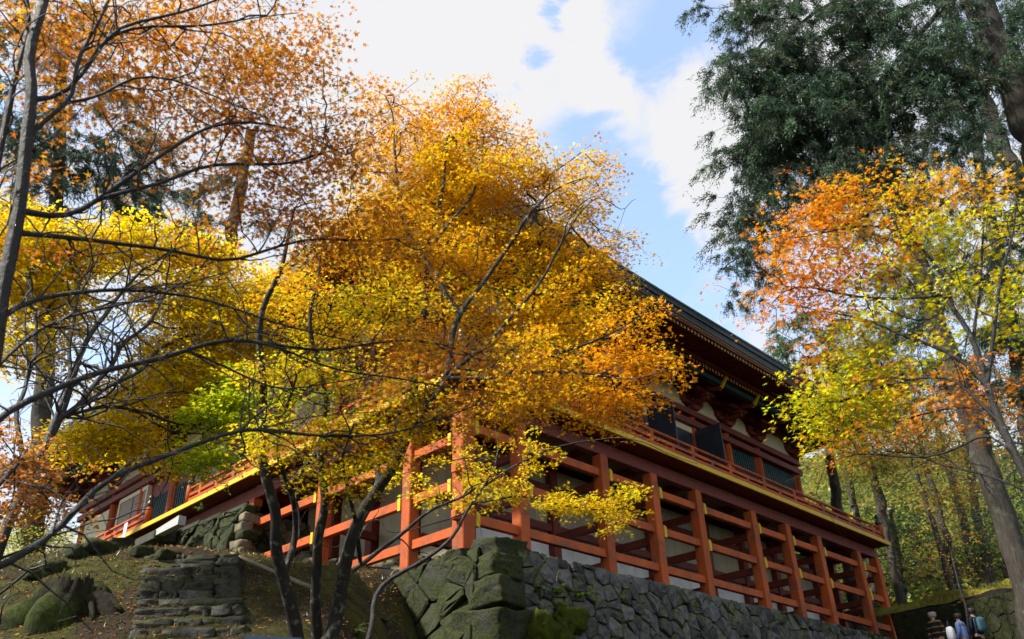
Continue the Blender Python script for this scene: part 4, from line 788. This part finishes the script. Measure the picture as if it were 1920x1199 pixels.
cedar('sunlit light green conifer rising behind the roof end', (1600, 1130), 42, [(1590, 1060), (1560, 880), (1540, 760), (1525, 680)], .35, .15,
      [(1480, 610, 40, 12), (1540, 640, 50, 16), (1500, 670, 36, 10), (1560, 700, 50, 14), (1620, 660, 50, 12), (1470, 650, 24, 5), (1620, 740, 50, 12)], per=260, pal=[(.10, .17, .07), (.14, .20, .07), (.07, .12, .06)], R=.9, L=.16)
cedar('dark conifer filling the wood behind the orange-tipped maple crown', (1960, 1000), 38, [(1950, 900), (1900, 640), (1860, 420), (1830, 250)], .4, .2,
      [(1700, 500, 70, 16), (1780, 520, 70, 18), (1860, 520, 70, 18), (1910, 450, 60, 14), (1740, 620, 70, 16), (1840, 640, 70, 16), (1900, 700, 60, 14), (1660, 600, 60, 12), (1800, 740, 70, 12), (1900, 580, 60, 14), (1720, 420, 60, 12), (1640, 700, 60, 10)], per=240, R=1.0, L=.17)
# --- far woods at the left and right, single trees
cedar('pink-lit cedar trunk behind the yellow maple', (300, 1090), 40, [(330, 900), (395, 620), (425, 480), (437, 420), (455, 330), (470, 250)], .45, .30,
      [(250, 400, 70, 14), (330, 350, 60, 12), (400, 430, 40, 6), (330, 440, 60, 8), (440, 350, 50, 10), (520, 400, 40, 6)], per=240, R=.9, L=.17)
cedar('dark cedar behind the rust-orange maple', (60, 1100), 34, [(70, 900), (90, 600), (110, 300), (120, 60)], .4, .2,
      [(60, 110, 80, 16), (120, 60, 80, 12), (20, 260, 80, 16), (110, 330, 80, 16), (220, 250, 70, 12), (60, 200, 90, 22), (150, 260, 80, 20), (230, 320, 70, 18), (60, 330, 80, 16), (160, 370, 70, 14), (280, 400, 60, 12), (20, 440, 70, 10), (180, 150, 60, 8), (320, 300, 50, 8), (200, 450, 50, 6)], per=240, R=.9, L=.17)
def far_tree(name, label, base_px, r, trunk, r0, blobs, pal, size=.15, per=34, R=.7, group='autumn trees behind the hall', bark='cedarbark'):
    global T
    bf = at(*base_px, r); T = Tree(name, label, 'tree', (bf[0], bf[1], gz(bf[0], bf[1])-.3), r, group)
    T.dens = 1.5; L2(trunk, r0, r0*.45, r, r, T.base)
    for q in blobs: T.blob(*q, pal, r=r+rng.uniform(-1, 1), dep=1.0, R=R, squash=.7, clump=4, cs=(.5, .15))
    T.grow(bark=bark, seg=.6, tip=.006); T.leaf(per, size, 1)
far_tree('autumn_tree', 'yellow-green tree close behind the veranda end', (1690, 1140), 46, [(1670, 1050), (1655, 950), (1640, 880)], .22, [(1560, 870, 46, 22), (1610, 850, 50, 24), (1660, 870, 46, 20), (1540, 900, 30, 10), (1700, 900, 40, 14), (1620, 910, 36, 10)], [(0.285, 0.260, 0.025), (0.223, 0.248, 0.031), (0.310, 0.223, 0.031)])
far_tree('autumn_tree', 'pale orange tree beside the straight cedar trunk', (1790, 1130), 36, [(1770, 1050), (1740, 950), (1720, 880)], .16, [(1730, 850, 45, 18), (1770, 890, 45, 18), (1700, 830, 36, 12), (1800, 860, 40, 14), (1740, 930, 40, 12), (1820, 930, 36, 10), (1720, 800, 40, 12), (1680, 800, 40, 12)], [(0.285, 0.149, 0.031), (0.273, 0.198, 0.031), (0.236, 0.211, 0.037)])
far_tree('autumn_tree', 'thin tree of scattered orange leaves above the grass bank', (1800, 1130), 31, [(1790, 1080), (1775, 1010), (1760, 960)], .05, [(1760, 1000, 40, 9), (1780, 1050, 36, 7), (1740, 1040, 30, 5), (1800, 990, 30, 5), (1770, 1080, 30, 4)], [(0.347, 0.161, 0.019), (0.322, 0.211, 0.031)], size=.10, per=16, R=.5, bark='bark')
far_tree('dark_evergreen', 'dark green understorey tree behind the last stilts', (1700, 1150), 48, [(1690, 1100), (1680, 1020), (1670, 960)], .2, [(1640, 980, 46, 20), (1690, 1000, 40, 18), (1720, 1030, 40, 18), (1680, 1060, 40, 18), (1610, 1040, 46, 18), (1560, 1080, 50, 18), (1640, 1100, 50, 18), (1490, 1100, 50, 14)], DKG+[(.09, .13, .04)])
far_tree('dark_evergreen', 'dark green understorey tree just behind the straight cedar trunk', (1900, 1130), 42, [(1890, 1080), (1880, 1000), (1880, 940)], .2, [(1870, 950, 46, 20), (1900, 1000, 46, 20), (1850, 1030, 46, 20), (1800, 1070, 40, 14), (1910, 900, 40, 16), (1910, 830, 46, 14), (1840, 980, 40, 12)], DKG+[(.12, .14, .04)])
far_tree('autumn_tree', 'yellow-green tree behind the lower branches of the orange-tipped maple', (1850, 1100), 48, [(1840, 1000), (1820, 900), (1800, 800)], .3, [(1750, 760, 60, 24), (1830, 760, 60, 24), (1900, 780, 60, 24), (1680, 780, 60, 22), (1780, 690, 60, 18), (1870, 680, 60, 18), (1900, 620, 50, 14), (1800, 610, 50, 12), (1620, 800, 50, 18), (1700, 690, 50, 10)], [(0.099, 0.124, 0.025), (0.186, 0.186, 0.025), (0.056, 0.081, 0.025)])
far_tree('autumn_tree', 'lime-yellow tree filling the gap beside the hall end', (1640, 1130), 47, [(1625, 1060), (1605, 950), (1590, 850)], .16, [(1570, 820, 46, 22), (1620, 790, 50, 24), (1680, 820, 50, 22), (1720, 780, 46, 18), (1640, 860, 50, 18), (1560, 860, 36, 12), (1740, 840, 40, 12), (1600, 730, 46, 16), (1680, 740, 46, 14)], [(0.322, 0.322, 0.019), (0.248, 0.285, 0.025), (0.372, 0.260, 0.019)], size=.15, per=40)
far_tree('autumn_tree', 'green and yellow bush beyond the mossy rise', (40, 1130), 34, [(45, 1090), (50, 1060)], .1, [(30, 1010, 40, 20), (80, 1020, 36, 18), (50, 1060, 40, 20), (100, 1000, 30, 12), (10, 1050, 40, 16), (110, 1040, 24, 9), (60, 980, 40, 14), (10, 970, 40, 14)], [(.40, .44, .04), (.52, .46, .05), (.16, .24, .05)], size=.13)
for i, (px, r, wd, lab) in enumerate([(1650, 50, .34, 'slim pale trunk behind the veranda end'), (1600, 56, .3, 'distant slim trunk nearest the hall corner'), (1755, 44, .22, 'slim leaning trunk nearest the straight cedar'), (1795, 52, .3, 'dim distant trunk beside the straight cedar')]):
    far_tree('forest_tree', lab+' with a high green crown', (px+40, 1130), r, [(px+30, 1060), (px+5, 960), (px-25, 850), (px-50, 760)], wd, [(px-50, 770, 50, 14), (px-20, 820, 40, 10), (px-80, 730, 36, 8), (px+10, 730, 40, 8)], [(0.087, 0.112, 0.025), (0.186, 0.186, 0.025), (0.050, 0.074, 0.025)], group='slim forest trees')
# ------------------------------------------------------------------ stone stairs up the slope
sc_ = gpt(355, 1185, 8, 30)
stair = empty('stone_stairs', (sc_[0], sc_[1], sc_[2]), 'rough mossy stone steps climbing the slope beside the old stump', 'stairs')
r = np.random.default_rng(9)
for k, py in enumerate([1215, 1192, 1172, 1153, 1135, 1118, 1103, 1090, 1079, 1069, 1060, 1052]):
    c = gpt(355-(k-5)*-.6, py, 8, 40); rr = math.hypot(c[0]-CAM[0], c[1]-CAM[1]); w = .62+.016*rr
    zrow = gz(c[0], c[1])-.01; n = int(r.integers(4, 7)); cuts = np.sort(np.concatenate([[-1, 1], r.uniform(-.8, .8, n-1)]))
    for a, b in zip(cuts[:-1], cuts[1:]):
        if b-a < .10: continue
        s = (a+b)/2*w; L = (b-a)/2*w*.96; f0 = np.array([c[0], c[1]])+RT*s; p = f0+FW*(.22+r.uniform(-.03, .03)); z = zrow
        o = boulder('step_stone', (p[0], p[1], z+.02+r.uniform(-.012, .012)), (L*1.0, .27+r.uniform(-.03, .03), .075+r.uniform(-.01, .015)), M['stepstone'], stair, 400+k*7+int(10*(a+2)), rough=.2, sq=.9, cuts=6); o.rotation_euler = (r.uniform(-.03, .03), r.uniform(-.03, .03), -YAW+r.uniform(-.04, .04))
# ------------------------------------------------------------------ old stump with moss-covered roots
p = gpt(135, 1150, 8, 30); zc_ = gz(p[0], p[1])
stump = empty('tree_stump', (p[0], p[1], zc_-.05), 'broad old tree stump with spreading moss-covered roots on the slope', 'stump')
n = 96; v = []; prof = [(-1.1, .62), (-.2, .60), (.05, .53), (.25, .44), (.45, .40), (.52, .36), (.46, .18), (.40, .03)]
r = np.random.default_rng(12); lob = [(a, r.uniform(.5, 1.1), r.uniform(10, 26)) for a in np.linspace(0, 2*math.pi, 11)[:-1]+r.uniform(-.2, .2, 10)]
for k, (h, R) in enumerate(prof):
    for i in range(n):
        a = 2*math.pi*i/n; flare = sum(w*max(0, math.cos(a-b))**q for b, w, q in lob); f = 1+(flare-.25)*(.95*max(0, 1-max(h, 0)/.75)+.12)+.03*r.normal() if k < 6 else 1+.1*flare
        rr = R*f*.95; v.append((rr*math.cos(a), rr*math.sin(a), h*.95+(.05*math.sin(3*a+1)+.05*math.sin(7*a)+.05*r.normal() if k in (4, 5) else 0)))
f = [(k*n+i, k*n+(i+1) % n, (k+1)*n+(i+1) % n, (k+1)*n+i) for k in range(len(prof)-1) for i in range(n)]+[tuple((len(prof)-1)*n+i for i in range(n))]
M['stump'] = mat('mossy_stump_wood', (.038, .03, .023), (.014, .012, .010), 5, .9, .8, 20, .1, c3=(.045, .062, .013), c3scale=2.0, c3lo=.44, c3hi=.58, stretch=(3, 3, .5))
mk('stump_body', v, f, M['stump'], stump, smooth=True)
for i, (px, py, px2, py2) in enumerate([(142, 1108, 108, 1166), (165, 1115, 175, 1165), (95, 1100, 45, 1150), (200, 1110, 228, 1150)]):
    a = np.array(gpt(px, py+30, 8, 30))-np.array(stump.location)+np.array([0, 0, .45]); b = np.array(gpt(px2, py2, 8, 30))-np.array(stump.location)+np.array([0, 0, .02]); a = a*.55
    MB().tube(crom([a, (a+b)/2+np.array([0, 0, .10]), b], .12), np.linspace(.085, .03, len(crom([a, (a+b)/2+np.array([0, 0, .10]), b], .12))), 7).obj('root', M['stump'], stump, smooth=True)
# ------------------------------------------------------------------ boulders at the crest, pole, sign
for i, (px, py, s, lab) in enumerate([(150, 1032, .30, 'mossy boulder at the crest under the far roof corner'), (185, 1024, .34, 'larger dark boulder beside the crest boulder'), (222, 1020, .28, 'grey rock at the end of the veranda rail'), (262, 1032, .22, 'rock below the pale stair cheek'), (70, 1075, .26, 'pale lichen rock behind the stump'), (315, 1040, .22, 'small rock at the head of the stairs'), (100, 1062, .24, 'dark rock on the rise behind the stump')]):
    q = gpt(px, py+8, 8, 40); boulder('boulder', (q[0], q[1], q[2]+s*.12), (s*.85, s*.7, s*.45), M['mossstone'], None, 600+i, rough=.35, label=lab, cat='rock', group='rocks along the crest')
a, b = gpt(432, 1052, 8, 40), gpt(590, 1122, 8, 40)
q = MB(); pts = [a+(b-a)*t+np.array([0, 0, .0]) for t in np.linspace(0, 1, 9)]; pts = [u+np.array([0, 0, .14]) for u in pts]
q.tube(pts, np.linspace(.035, .042, 9), 8); tag(q.obj('bamboo_pole', M['bamboo'], smooth=True), None, 'long weathered pole lying down the slope below the terrace corner', 'pole')
sp = at(515, 1189, 5.2); sg = empty('sign_board', (sp[0], sp[1], gz(sp[0], sp[1])), 'dark blue sign board whose top edge shows below the maple stems', 'sign')
hgt = sp[2]-gz(sp[0], sp[1]); rx = RT
def sgp(u, w, z): return (rx[0]*u+FW[0]*w, rx[1]*u+FW[1]*w, z)
def sbox(name, u0, u1, w0, w1, z0, z1, m, tl=0):
    return mk(name, [sgp(u0, w0, z0), sgp(u1, w0, z0+tl), sgp(u1, w1, z0+tl), sgp(u0, w1, z0), sgp(u0, w0, z1), sgp(u1, w0, z1+tl), sgp(u1, w1, z1+tl), sgp(u0, w1, z1)], [(0, 3, 2, 1), (4, 5, 6, 7), (0, 1, 5, 4), (1, 2, 6, 5), (2, 3, 7, 6), (3, 0, 4, 7)], m, sg)
sbox('board', -.16, .16, -.015, .015, hgt-.42, hgt, M['signblue'], -.03); sbox('sign_post', -.13, -.10, .016, .05, -.1, hgt-.05, M['signblue']); sbox('sign_post', .10, .13, .016, .05, -.1, hgt-.06, M['signblue'])
# ------------------------------------------------------------------ fallen leaves, grass, ferns
def scatter(n, pxr, pyr, r0=8, r1=34):
    P = []
    rg = np.random.default_rng(n)
    while len(P) < n:
        rr = math.sqrt(rg.uniform(r0*r0, r1*r1)); px = rg.uniform(*pxr); d = ray(px, 1100); q = CAM[:2]+d[:2]/math.hypot(d[0], d[1])*rr
        if q[0] > -.5 and q[1] > -1.2 and q[0] < 25: continue
        P.append((q[0], q[1], gz(*q)))
    return np.array(P)
P = np.vstack([scatter(8000, (-60, 760), 0, 9, 24), scatter(2500, (-60, 760), 0, 24, 34)]); n = len(P); rg = np.random.default_rng(3)
pal = np.array([(.20, .09, .03), (.12, .06, .03), (.34, .22, .05), (.09, .05, .03), (.30, .13, .03)])
me = leaves_mesh('leaf_litter', P+np.array([0, 0, .02]), np.array([0, 0, 1.])+rg.normal(0, .4, (n, 3)), rg.normal(0, 1, (n, 3)), rg.uniform(.025, .05, n), pal[rg.integers(0, 5, n)], LEAF3, F3, M['leaf'])
link('fallen_leaves', me, kind='stuff', label='scattered fallen maple leaves on the mossy slope', cat='leaves')
P = scatter(26000, (-60, 760), 0, 10, 34); keep = (vnoise(P[:, 0]*.55, P[:, 1]*.55, 5)+.25*vnoise(P[:, 0]*2, P[:, 1]*2, 6)) > -.05; P = P[keep]; n = len(P)
pal = np.array([(.060, .066, .013), (.042, .048, .011), (.085, .075, .02)])
D = np.array([0, 0, 1.])+rg.normal(0, .45, (n, 3)); me = leaves_mesh('grass', P, rg.normal(0, 1, (n, 3)), D, rg.uniform(.05, .13, n), pal[rg.integers(0, 3, n)], NEED, FN, M['leaf'])
link('grass', me, kind='stuff', label='short mossy grass covering the slope', cat='grass')
def fern(name, c, n, L, lab, pal=(.10, .20, .03), seed=0, group=None):
    rg = np.random.default_rng(seed); o = empty(name, c, lab, 'plant', group); C_, N_, D_, S_ = [], [], [], []; g = MB()
    for i in range(n):
        a = rg.uniform(0, 2*math.pi); l = L*rg.uniform(.7, 1.2); e = rg.uniform(.3, 1.0); pts = [np.array([math.cos(a)*l*t, math.sin(a)*l*t, l*(e*t*1.3-.9*t*t)]) for t in np.linspace(0, 1, 7)]
        g.tube(pts, np.linspace(.006, .002, 7), 3)
        for j in range(1, 7):
            for s in (-1, 1):
                for h in (0, .5):
                    q = pts[j-1]*(1-h)+pts[j]*h; C_.append(q); N_.append(np.array([0, 0, 1])+rg.normal(0, .25, 3)); D_.append(np.array([-math.sin(a)*s+.4*math.cos(a), math.cos(a)*s+.4*math.sin(a), -.15])); S_.append(l*.30*(1.1-j/7))
    g.obj('stem', M['leaf'] if False else M['moss'], o)
    k = len(C_); me = leaves_mesh('fronds', np.array(C_), np.array(N_), np.array(D_), np.array(S_), np.array(pal)*rg.uniform(.6, 1.5, (k, 1)), LEAF1*np.array([.6, 1, 1]), F1, M['leaf']); link('fronds', me, o, kind='stuff')
for i, (px, py, lab) in enumerate([(1005, 1108, 'fern growing from the wall joint beside the mossy corner stone'), (1050, 1112, 'bright fern on top of the moss lumps below the wall'), (1085, 1118, 'small fern beside the bright fern')]):
    q = hit(px, py, 1, -1.38); fern('fern', q, 9, .34, lab, (.16, .28, .03) if i else (.10, .16, .05), i)
for i, (px, py, lab) in enumerate([(305, 1105, 'pale green weed sprouting between two stair stones'), (720, 1165, 'grey-green herb at the foot of the mossy wall'), (665, 1190, 'low herb patch beside the slender maple'), (640, 1110, 'broad dark herb under the first long rail'), (375, 945, 'leafy sprig over the coping beside the stair cheek')]):
    q = gpt(px, py, 8, 40) if i < 4 else hit(px, py+10, 0, -.45); fern('weed', q, 10, .30, lab, (.14, .19, .06), 20+i)
# ------------------------------------------------------------------ grass bank and walkers at the right
bk = empty('stone_bank', (0, 0, 0), 'low mossy stone bank with a grass top beyond the last stilt', 'stone bank')
A = [at(px, py, rr) for px, py, rr in ((1668, 1150, 37), (1740, 1136, 35.5), (1820, 1118, 34), (1960, 1090, 31.5), (2200, 1050, 28))]
Ac = crom(A, .5); Ac[:, 2] += .10*vnoise(Ac[:, 0]*2.1, Ac[:, 1]*2.1, 3)*2; top = [(p[0], p[1], p[2]) for p in Ac]; back = [(p[0]+FW[0]*4, p[1]+FW[1]*4, p[2]+.6+.25*math.sin(p[0]*3.1)) for p in Ac]; foot = [(p[0]-FW[0]*.5, p[1]-FW[1]*.5, p[2]-3.2) for p in Ac]; m_ = len(Ac)
M['bankgrass'] = mat('bank_turf', (.20, .19, .03), (.13, .125, .025), 2.5, .95, .6, 20, .1, coord='World')
mk('turf_top', top+back, [(i, i+1, m_+i+1, m_+i) for i in range(m_-1)], M['bankgrass'], bk, smooth=True)
mk('bank_core', top+foot, [(i, m_+i, m_+i+1, i+1) for i in range(m_-1)], M['core'], bk)
U_ = Ac[-1]-Ac[0]; Lb = np.linalg.norm(U_[:2]); U_ = np.array([U_[0]/Lb, U_[1]/Lb, 0]); 
sl_ = (Ac[-1][2]-Ac[0][2])/Lb
stone_face(bk, [(0, -.06), (Lb, -.06), (Lb, -1.9), (0, -1.9)], Ac[0]-np.array([FW[0], FW[1], 0])*.08, U_+np.array([0, 0, sl_]), (0, 0, 1), (-FW[0], -FW[1], 0), .62, .42, M['mossstone'], 71, .16, .12)
rg = np.random.default_rng(8); n = 5000; t = rg.random(n)*(m_-1.01); i = t.astype(int); q = Ac[i]+(Ac[i+1]-Ac[i])*(t-i)[:, None]; w = rg.random(n); q = q+np.stack([FW[0]*4*w, FW[1]*4*w, .7*w], 1)
D = np.array([0, 0, 1.])+rg.normal(0, .4, (n, 3)); me = leaves_mesh('bank_grass', q, rg.normal(0, 1, (n, 3)), D, rg.uniform(.06, .15, n), np.array([(.24, .24, .03), (.30, .26, .04), (.17, .18, .03)])[rg.integers(0, 3, n)], NEED, FN, M['leaf'])
link('bank_grass', me, bk, kind='stuff')
M['skin'] = mat('skin', (.48, .28, .20), (.44, .25, .18), 8, .55, 0); M['hair'] = mat('hair', (.03, .022, .018), (.018, .014, .012), 20, .5, .2, 60); M['grey'] = mat('grey_hair', (.35, .34, .36), (.25, .24, .26), 20, .6, .2, 60)
def clothmat(nm, c, stripe=None):
    m = mat(nm, c, tuple(v*.8 for v in c), 5, .8, .2, 30, .2)
    if stripe:
        t = m.node_tree; p = t.nodes['Principled BSDF']; g = N(t, 'ShaderNodeTexCoord'); s = N(t, 'ShaderNodeSeparateXYZ'); t.links.new(g.outputs['Object'], s.inputs[0])
        w = N(t, 'ShaderNodeMath', operation='PINGPONG', i_1=.085); t.links.new(s.outputs[2], w.inputs[0]); c_ = N(t, 'ShaderNodeMath', operation='GREATER_THAN', i_1=.066); t.links.new(w.outputs[0], c_.inputs[0])
        mx = N(t, 'ShaderNodeMix', data_type='RGBA'); t.links.new(c_.outputs[0], mx.inputs[0]); old = p.inputs['Base Color'].links[0].from_socket; t.links.new(old, mx.inputs[6]); mx.inputs[7].default_value = (*stripe, 1); t.links.new(mx.outputs[2], p.inputs['Base Color'])
    return m
def skin(name, nodes, edges, m, parent, sub=2, root=0):
    me = bpy.data.meshes.new(name); me.from_pydata([n[:3] for n in nodes], edges, []); me.materials.append(m); o = link(name, me, parent)
    md = o.modifiers.new('skin', 'SKIN'); md.use_smooth_shade = True; me.skin_vertices.new() if hasattr(me.skin_vertices, 'new') and not me.skin_vertices else None
    for i, n in enumerate(nodes):
        d = me.skin_vertices[0].data[i]; rr = n[3]; d.radius = (rr, rr) if not isinstance(rr, tuple) else rr; d.use_root = (i == root)
    s = o.modifiers.new('sub', 'SUBSURF'); s.levels = sub; s.render_levels = sub; return o
def person(lab, loc, rz, jacket, trousers, hairm, hgt=1.65, bag=None, arm=.1, lean=.04):
    o = empty('person', loc, lab, 'person'); o.rotation_euler = (0, 0, rz); o.scale = (hgt/1.7,)*3
    B = [(0, 0, .95, (.15, .11)), (0, lean*.5, 1.12, (.135, .10)), (0, lean, 1.32, (.16, .115)), (0, lean, 1.44, (.10, .08)), (0, lean*1.2, 1.50, .055), (0, lean*1.5, 1.54, .058), (0, lean*1.7+.01, 1.60, .088), (0, lean*1.7, 1.68, .07)]
    E_ = [(0, 1), (1, 2), (2, 3), (3, 4), (4, 5), (5, 6), (6, 7)]
    for s in (-1, 1):
        k = len(B); B += [(s*.17, lean, 1.40, .062), (s*.23, lean-.02, 1.14, .048), (s*.22, lean+arm, .92, .036), (s*.22, lean+arm+.02, .84, .030)]; E_ += [(3, k), (k, k+1), (k+1, k+2), (k+2, k+3)]
        for j, (dx, l) in enumerate([(-.026, .05), (-.009, .065), (.009, .06), (.025, .048)]): B += [(s*.22+dx, lean+arm+.035, .80, .0095), (s*.22+dx, lean+arm+.045, .80-l, .008)]; E_ += [(k+3, k+4+2*j), (k+4+2*j, k+5+2*j)]
        B.append((s*.19, lean+arm+.055, .80, .011)); E_.append((k+3, len(B)-1))
        k = len(B); B += [(s*.09, 0, .88, .092), (s*.10, .02, .50, .065), (s*.10, -.02, .10, .045), (s*.10, .10, .035, .04)]; E_ += [(0, k), (k, k+1), (k+1, k+2), (k+2, k+3)]
    skin('body', B, E_, M['skin'], o, 2)
    J = [(0, 0, .88, (.19, .145)), (0, lean*.5, 1.12, (.17, .13)), (0, lean, 1.34, (.185, .14)), (0, lean, 1.45, (.10, .085))]; JE = [(0, 1), (1, 2), (2, 3)]
    for s in (-1, 1): k = len(J); J += [(s*.18, lean, 1.40, .082), (s*.24, lean-.02, 1.14, .066), (s*.23, lean+arm, .93, .05)]; JE += [(3, k), (k, k+1), (k+1, k+2)]
    skin('jacket', J, JE, jacket, o, 2)
    J = [(0, 0, .90, (.165, .125))]; JE = []
    for s in (-1, 1): k = len(J); J += [(s*.095, 0, .80, .105), (s*.10, .02, .50, .08), (s*.10, -.02, .10, .062)]; JE += [(0, k), (k, k+1), (k+1, k+2)]
    skin('trousers', J, JE, trousers, o, 2)
    boulder('hair', (0, 0, 0), (.088, .098, .078), hairm, None, 3, rough=.08).parent = o; h = [c for c in o.children if c.name.startswith('hair')][0]; h.location = (0, lean*1.7-.02, 1.665)
    g = MB(); y = lean*1.7+.085
    g.add([(-.012, y, 1.615), (.012, y, 1.615), (0, y+.028, 1.597), (0, y, 1.64)], [(0, 1, 2), (1, 3, 2), (3, 0, 2)]).obj('nose', M['skin'], o)
    for s in (-1, 1): MB().lathe((s*.032, y-.004, 1.632), [(.004, -.006), (.010, 0), (.004, .006)], 8).obj('eye', M['black'], o)
    MB().box((-.022, y-.012, 1.562), (.022, y+.004, 1.570)).obj('mouth', clothmat('lip', (.35, .12, .10)), o)
    if bag: boulder('backpack', (0, 0, 0), (.15, .09, .21), bag, None, 5, rough=.06).parent = o; [setattr(c, 'location', (0, lean-.20, 1.22)) for c in o.children if c.name.startswith('backpack')]
    return o
fz = math.atan2(-FW[0], FW[1])
def pp(px, r): q = at(px, 1240, r); return (q[0], q[1])
for (px, py, rr, lab, jk, tr, hr, hh, bag, rz) in [(1748, 1150, 30.0, 'walker in a black jacket with yellow stripes on the path below the bank', clothmat('striped_jacket', (.015, .015, .018), (.26, .17, .04)), clothmat('dark_trousers', (.03, .03, .04)), M['grey'], 1.62, None, 2.2),
     (1797, 1152, 31.0, 'walker in a light blue top between the two dark-jacketed walkers', clothmat('blue_top', (.22, .30, .62)), clothmat('navy_trousers', (.03, .035, .06)), M['hair'], 1.60, None, .6),
     (1822, 1142, 31.4, 'walker in a dark navy coat with a teal backpack', clothmat('navy_coat', (.018, .022, .05)), clothmat('black_trousers', (.02, .02, .025)), M['hair'], 1.72, clothmat('teal_pack', (.05, .12, .15)), .4)]:
    q = at(px, py, rr); person(lab, (q[0], q[1], q[2]-hh*1.01), fz+rz, jk, tr, hr, hh, bag)
q = at(1783, 1190, 29.4); bagw = empty('white_bag', q, 'white cloth bag carried at the side of the striped-jacket walker', 'bag')
boulder('bag_body', (0, 0, 0), (.16, .10, .20), M['white'], None, 9, rough=.12).parent = bagw
MB().tube([(-.08, 0, .17), (-.06, 0, .32), (0, 0, .38), (.06, 0, .32), (.08, 0, .17)], [.012]*5, 6).obj('bag_strap', M['signblue'], bagw)

# ------------------------------------------------------------------ wooded hillside far behind
rg = np.random.default_rng(77); n = 2200; C_ = []
for k in range(n):
    rr = rg.uniform(48, 100); px = rg.uniform(1440, 2060); d = ray(px, 1000); q = CAM[:2]+d[:2]/math.hypot(d[0], d[1])*rr; C_.append((q[0], q[1], gz(*q)+rg.uniform(.2, 5+.20*(rr-46))*rg.random()))
C_ = np.array(C_); per = 34; idx = np.repeat(np.arange(n), per); P = C_[idx]+rg.normal(0, 1, (n*per, 3))*np.array([.75, .75, .32])
pal = np.array([(.26, .30, .04), (.15, .22, .04), (.07, .12, .035), (.32, .29, .045), (.04, .075, .03), (.26, .16, .045), (.12, .19, .04)]); cc = pal[rg.integers(0, 7, n)][idx]*(1+rg.normal(0, .2, (n*per, 1)))
me = leaves_mesh('hillside_woods', P, np.array([0, 0, 1.])+rg.normal(0, .5, (n*per, 3)), rg.normal(0, 1, (n*per, 3)), rg.uniform(.12, .34, n*per), np.clip(cc, .01, .6), LEAF1, F1, M['leaf'])
link('hillside_woods', me, kind='stuff', label='mass of green and yellow undergrowth on the far hillside', cat='undergrowth')
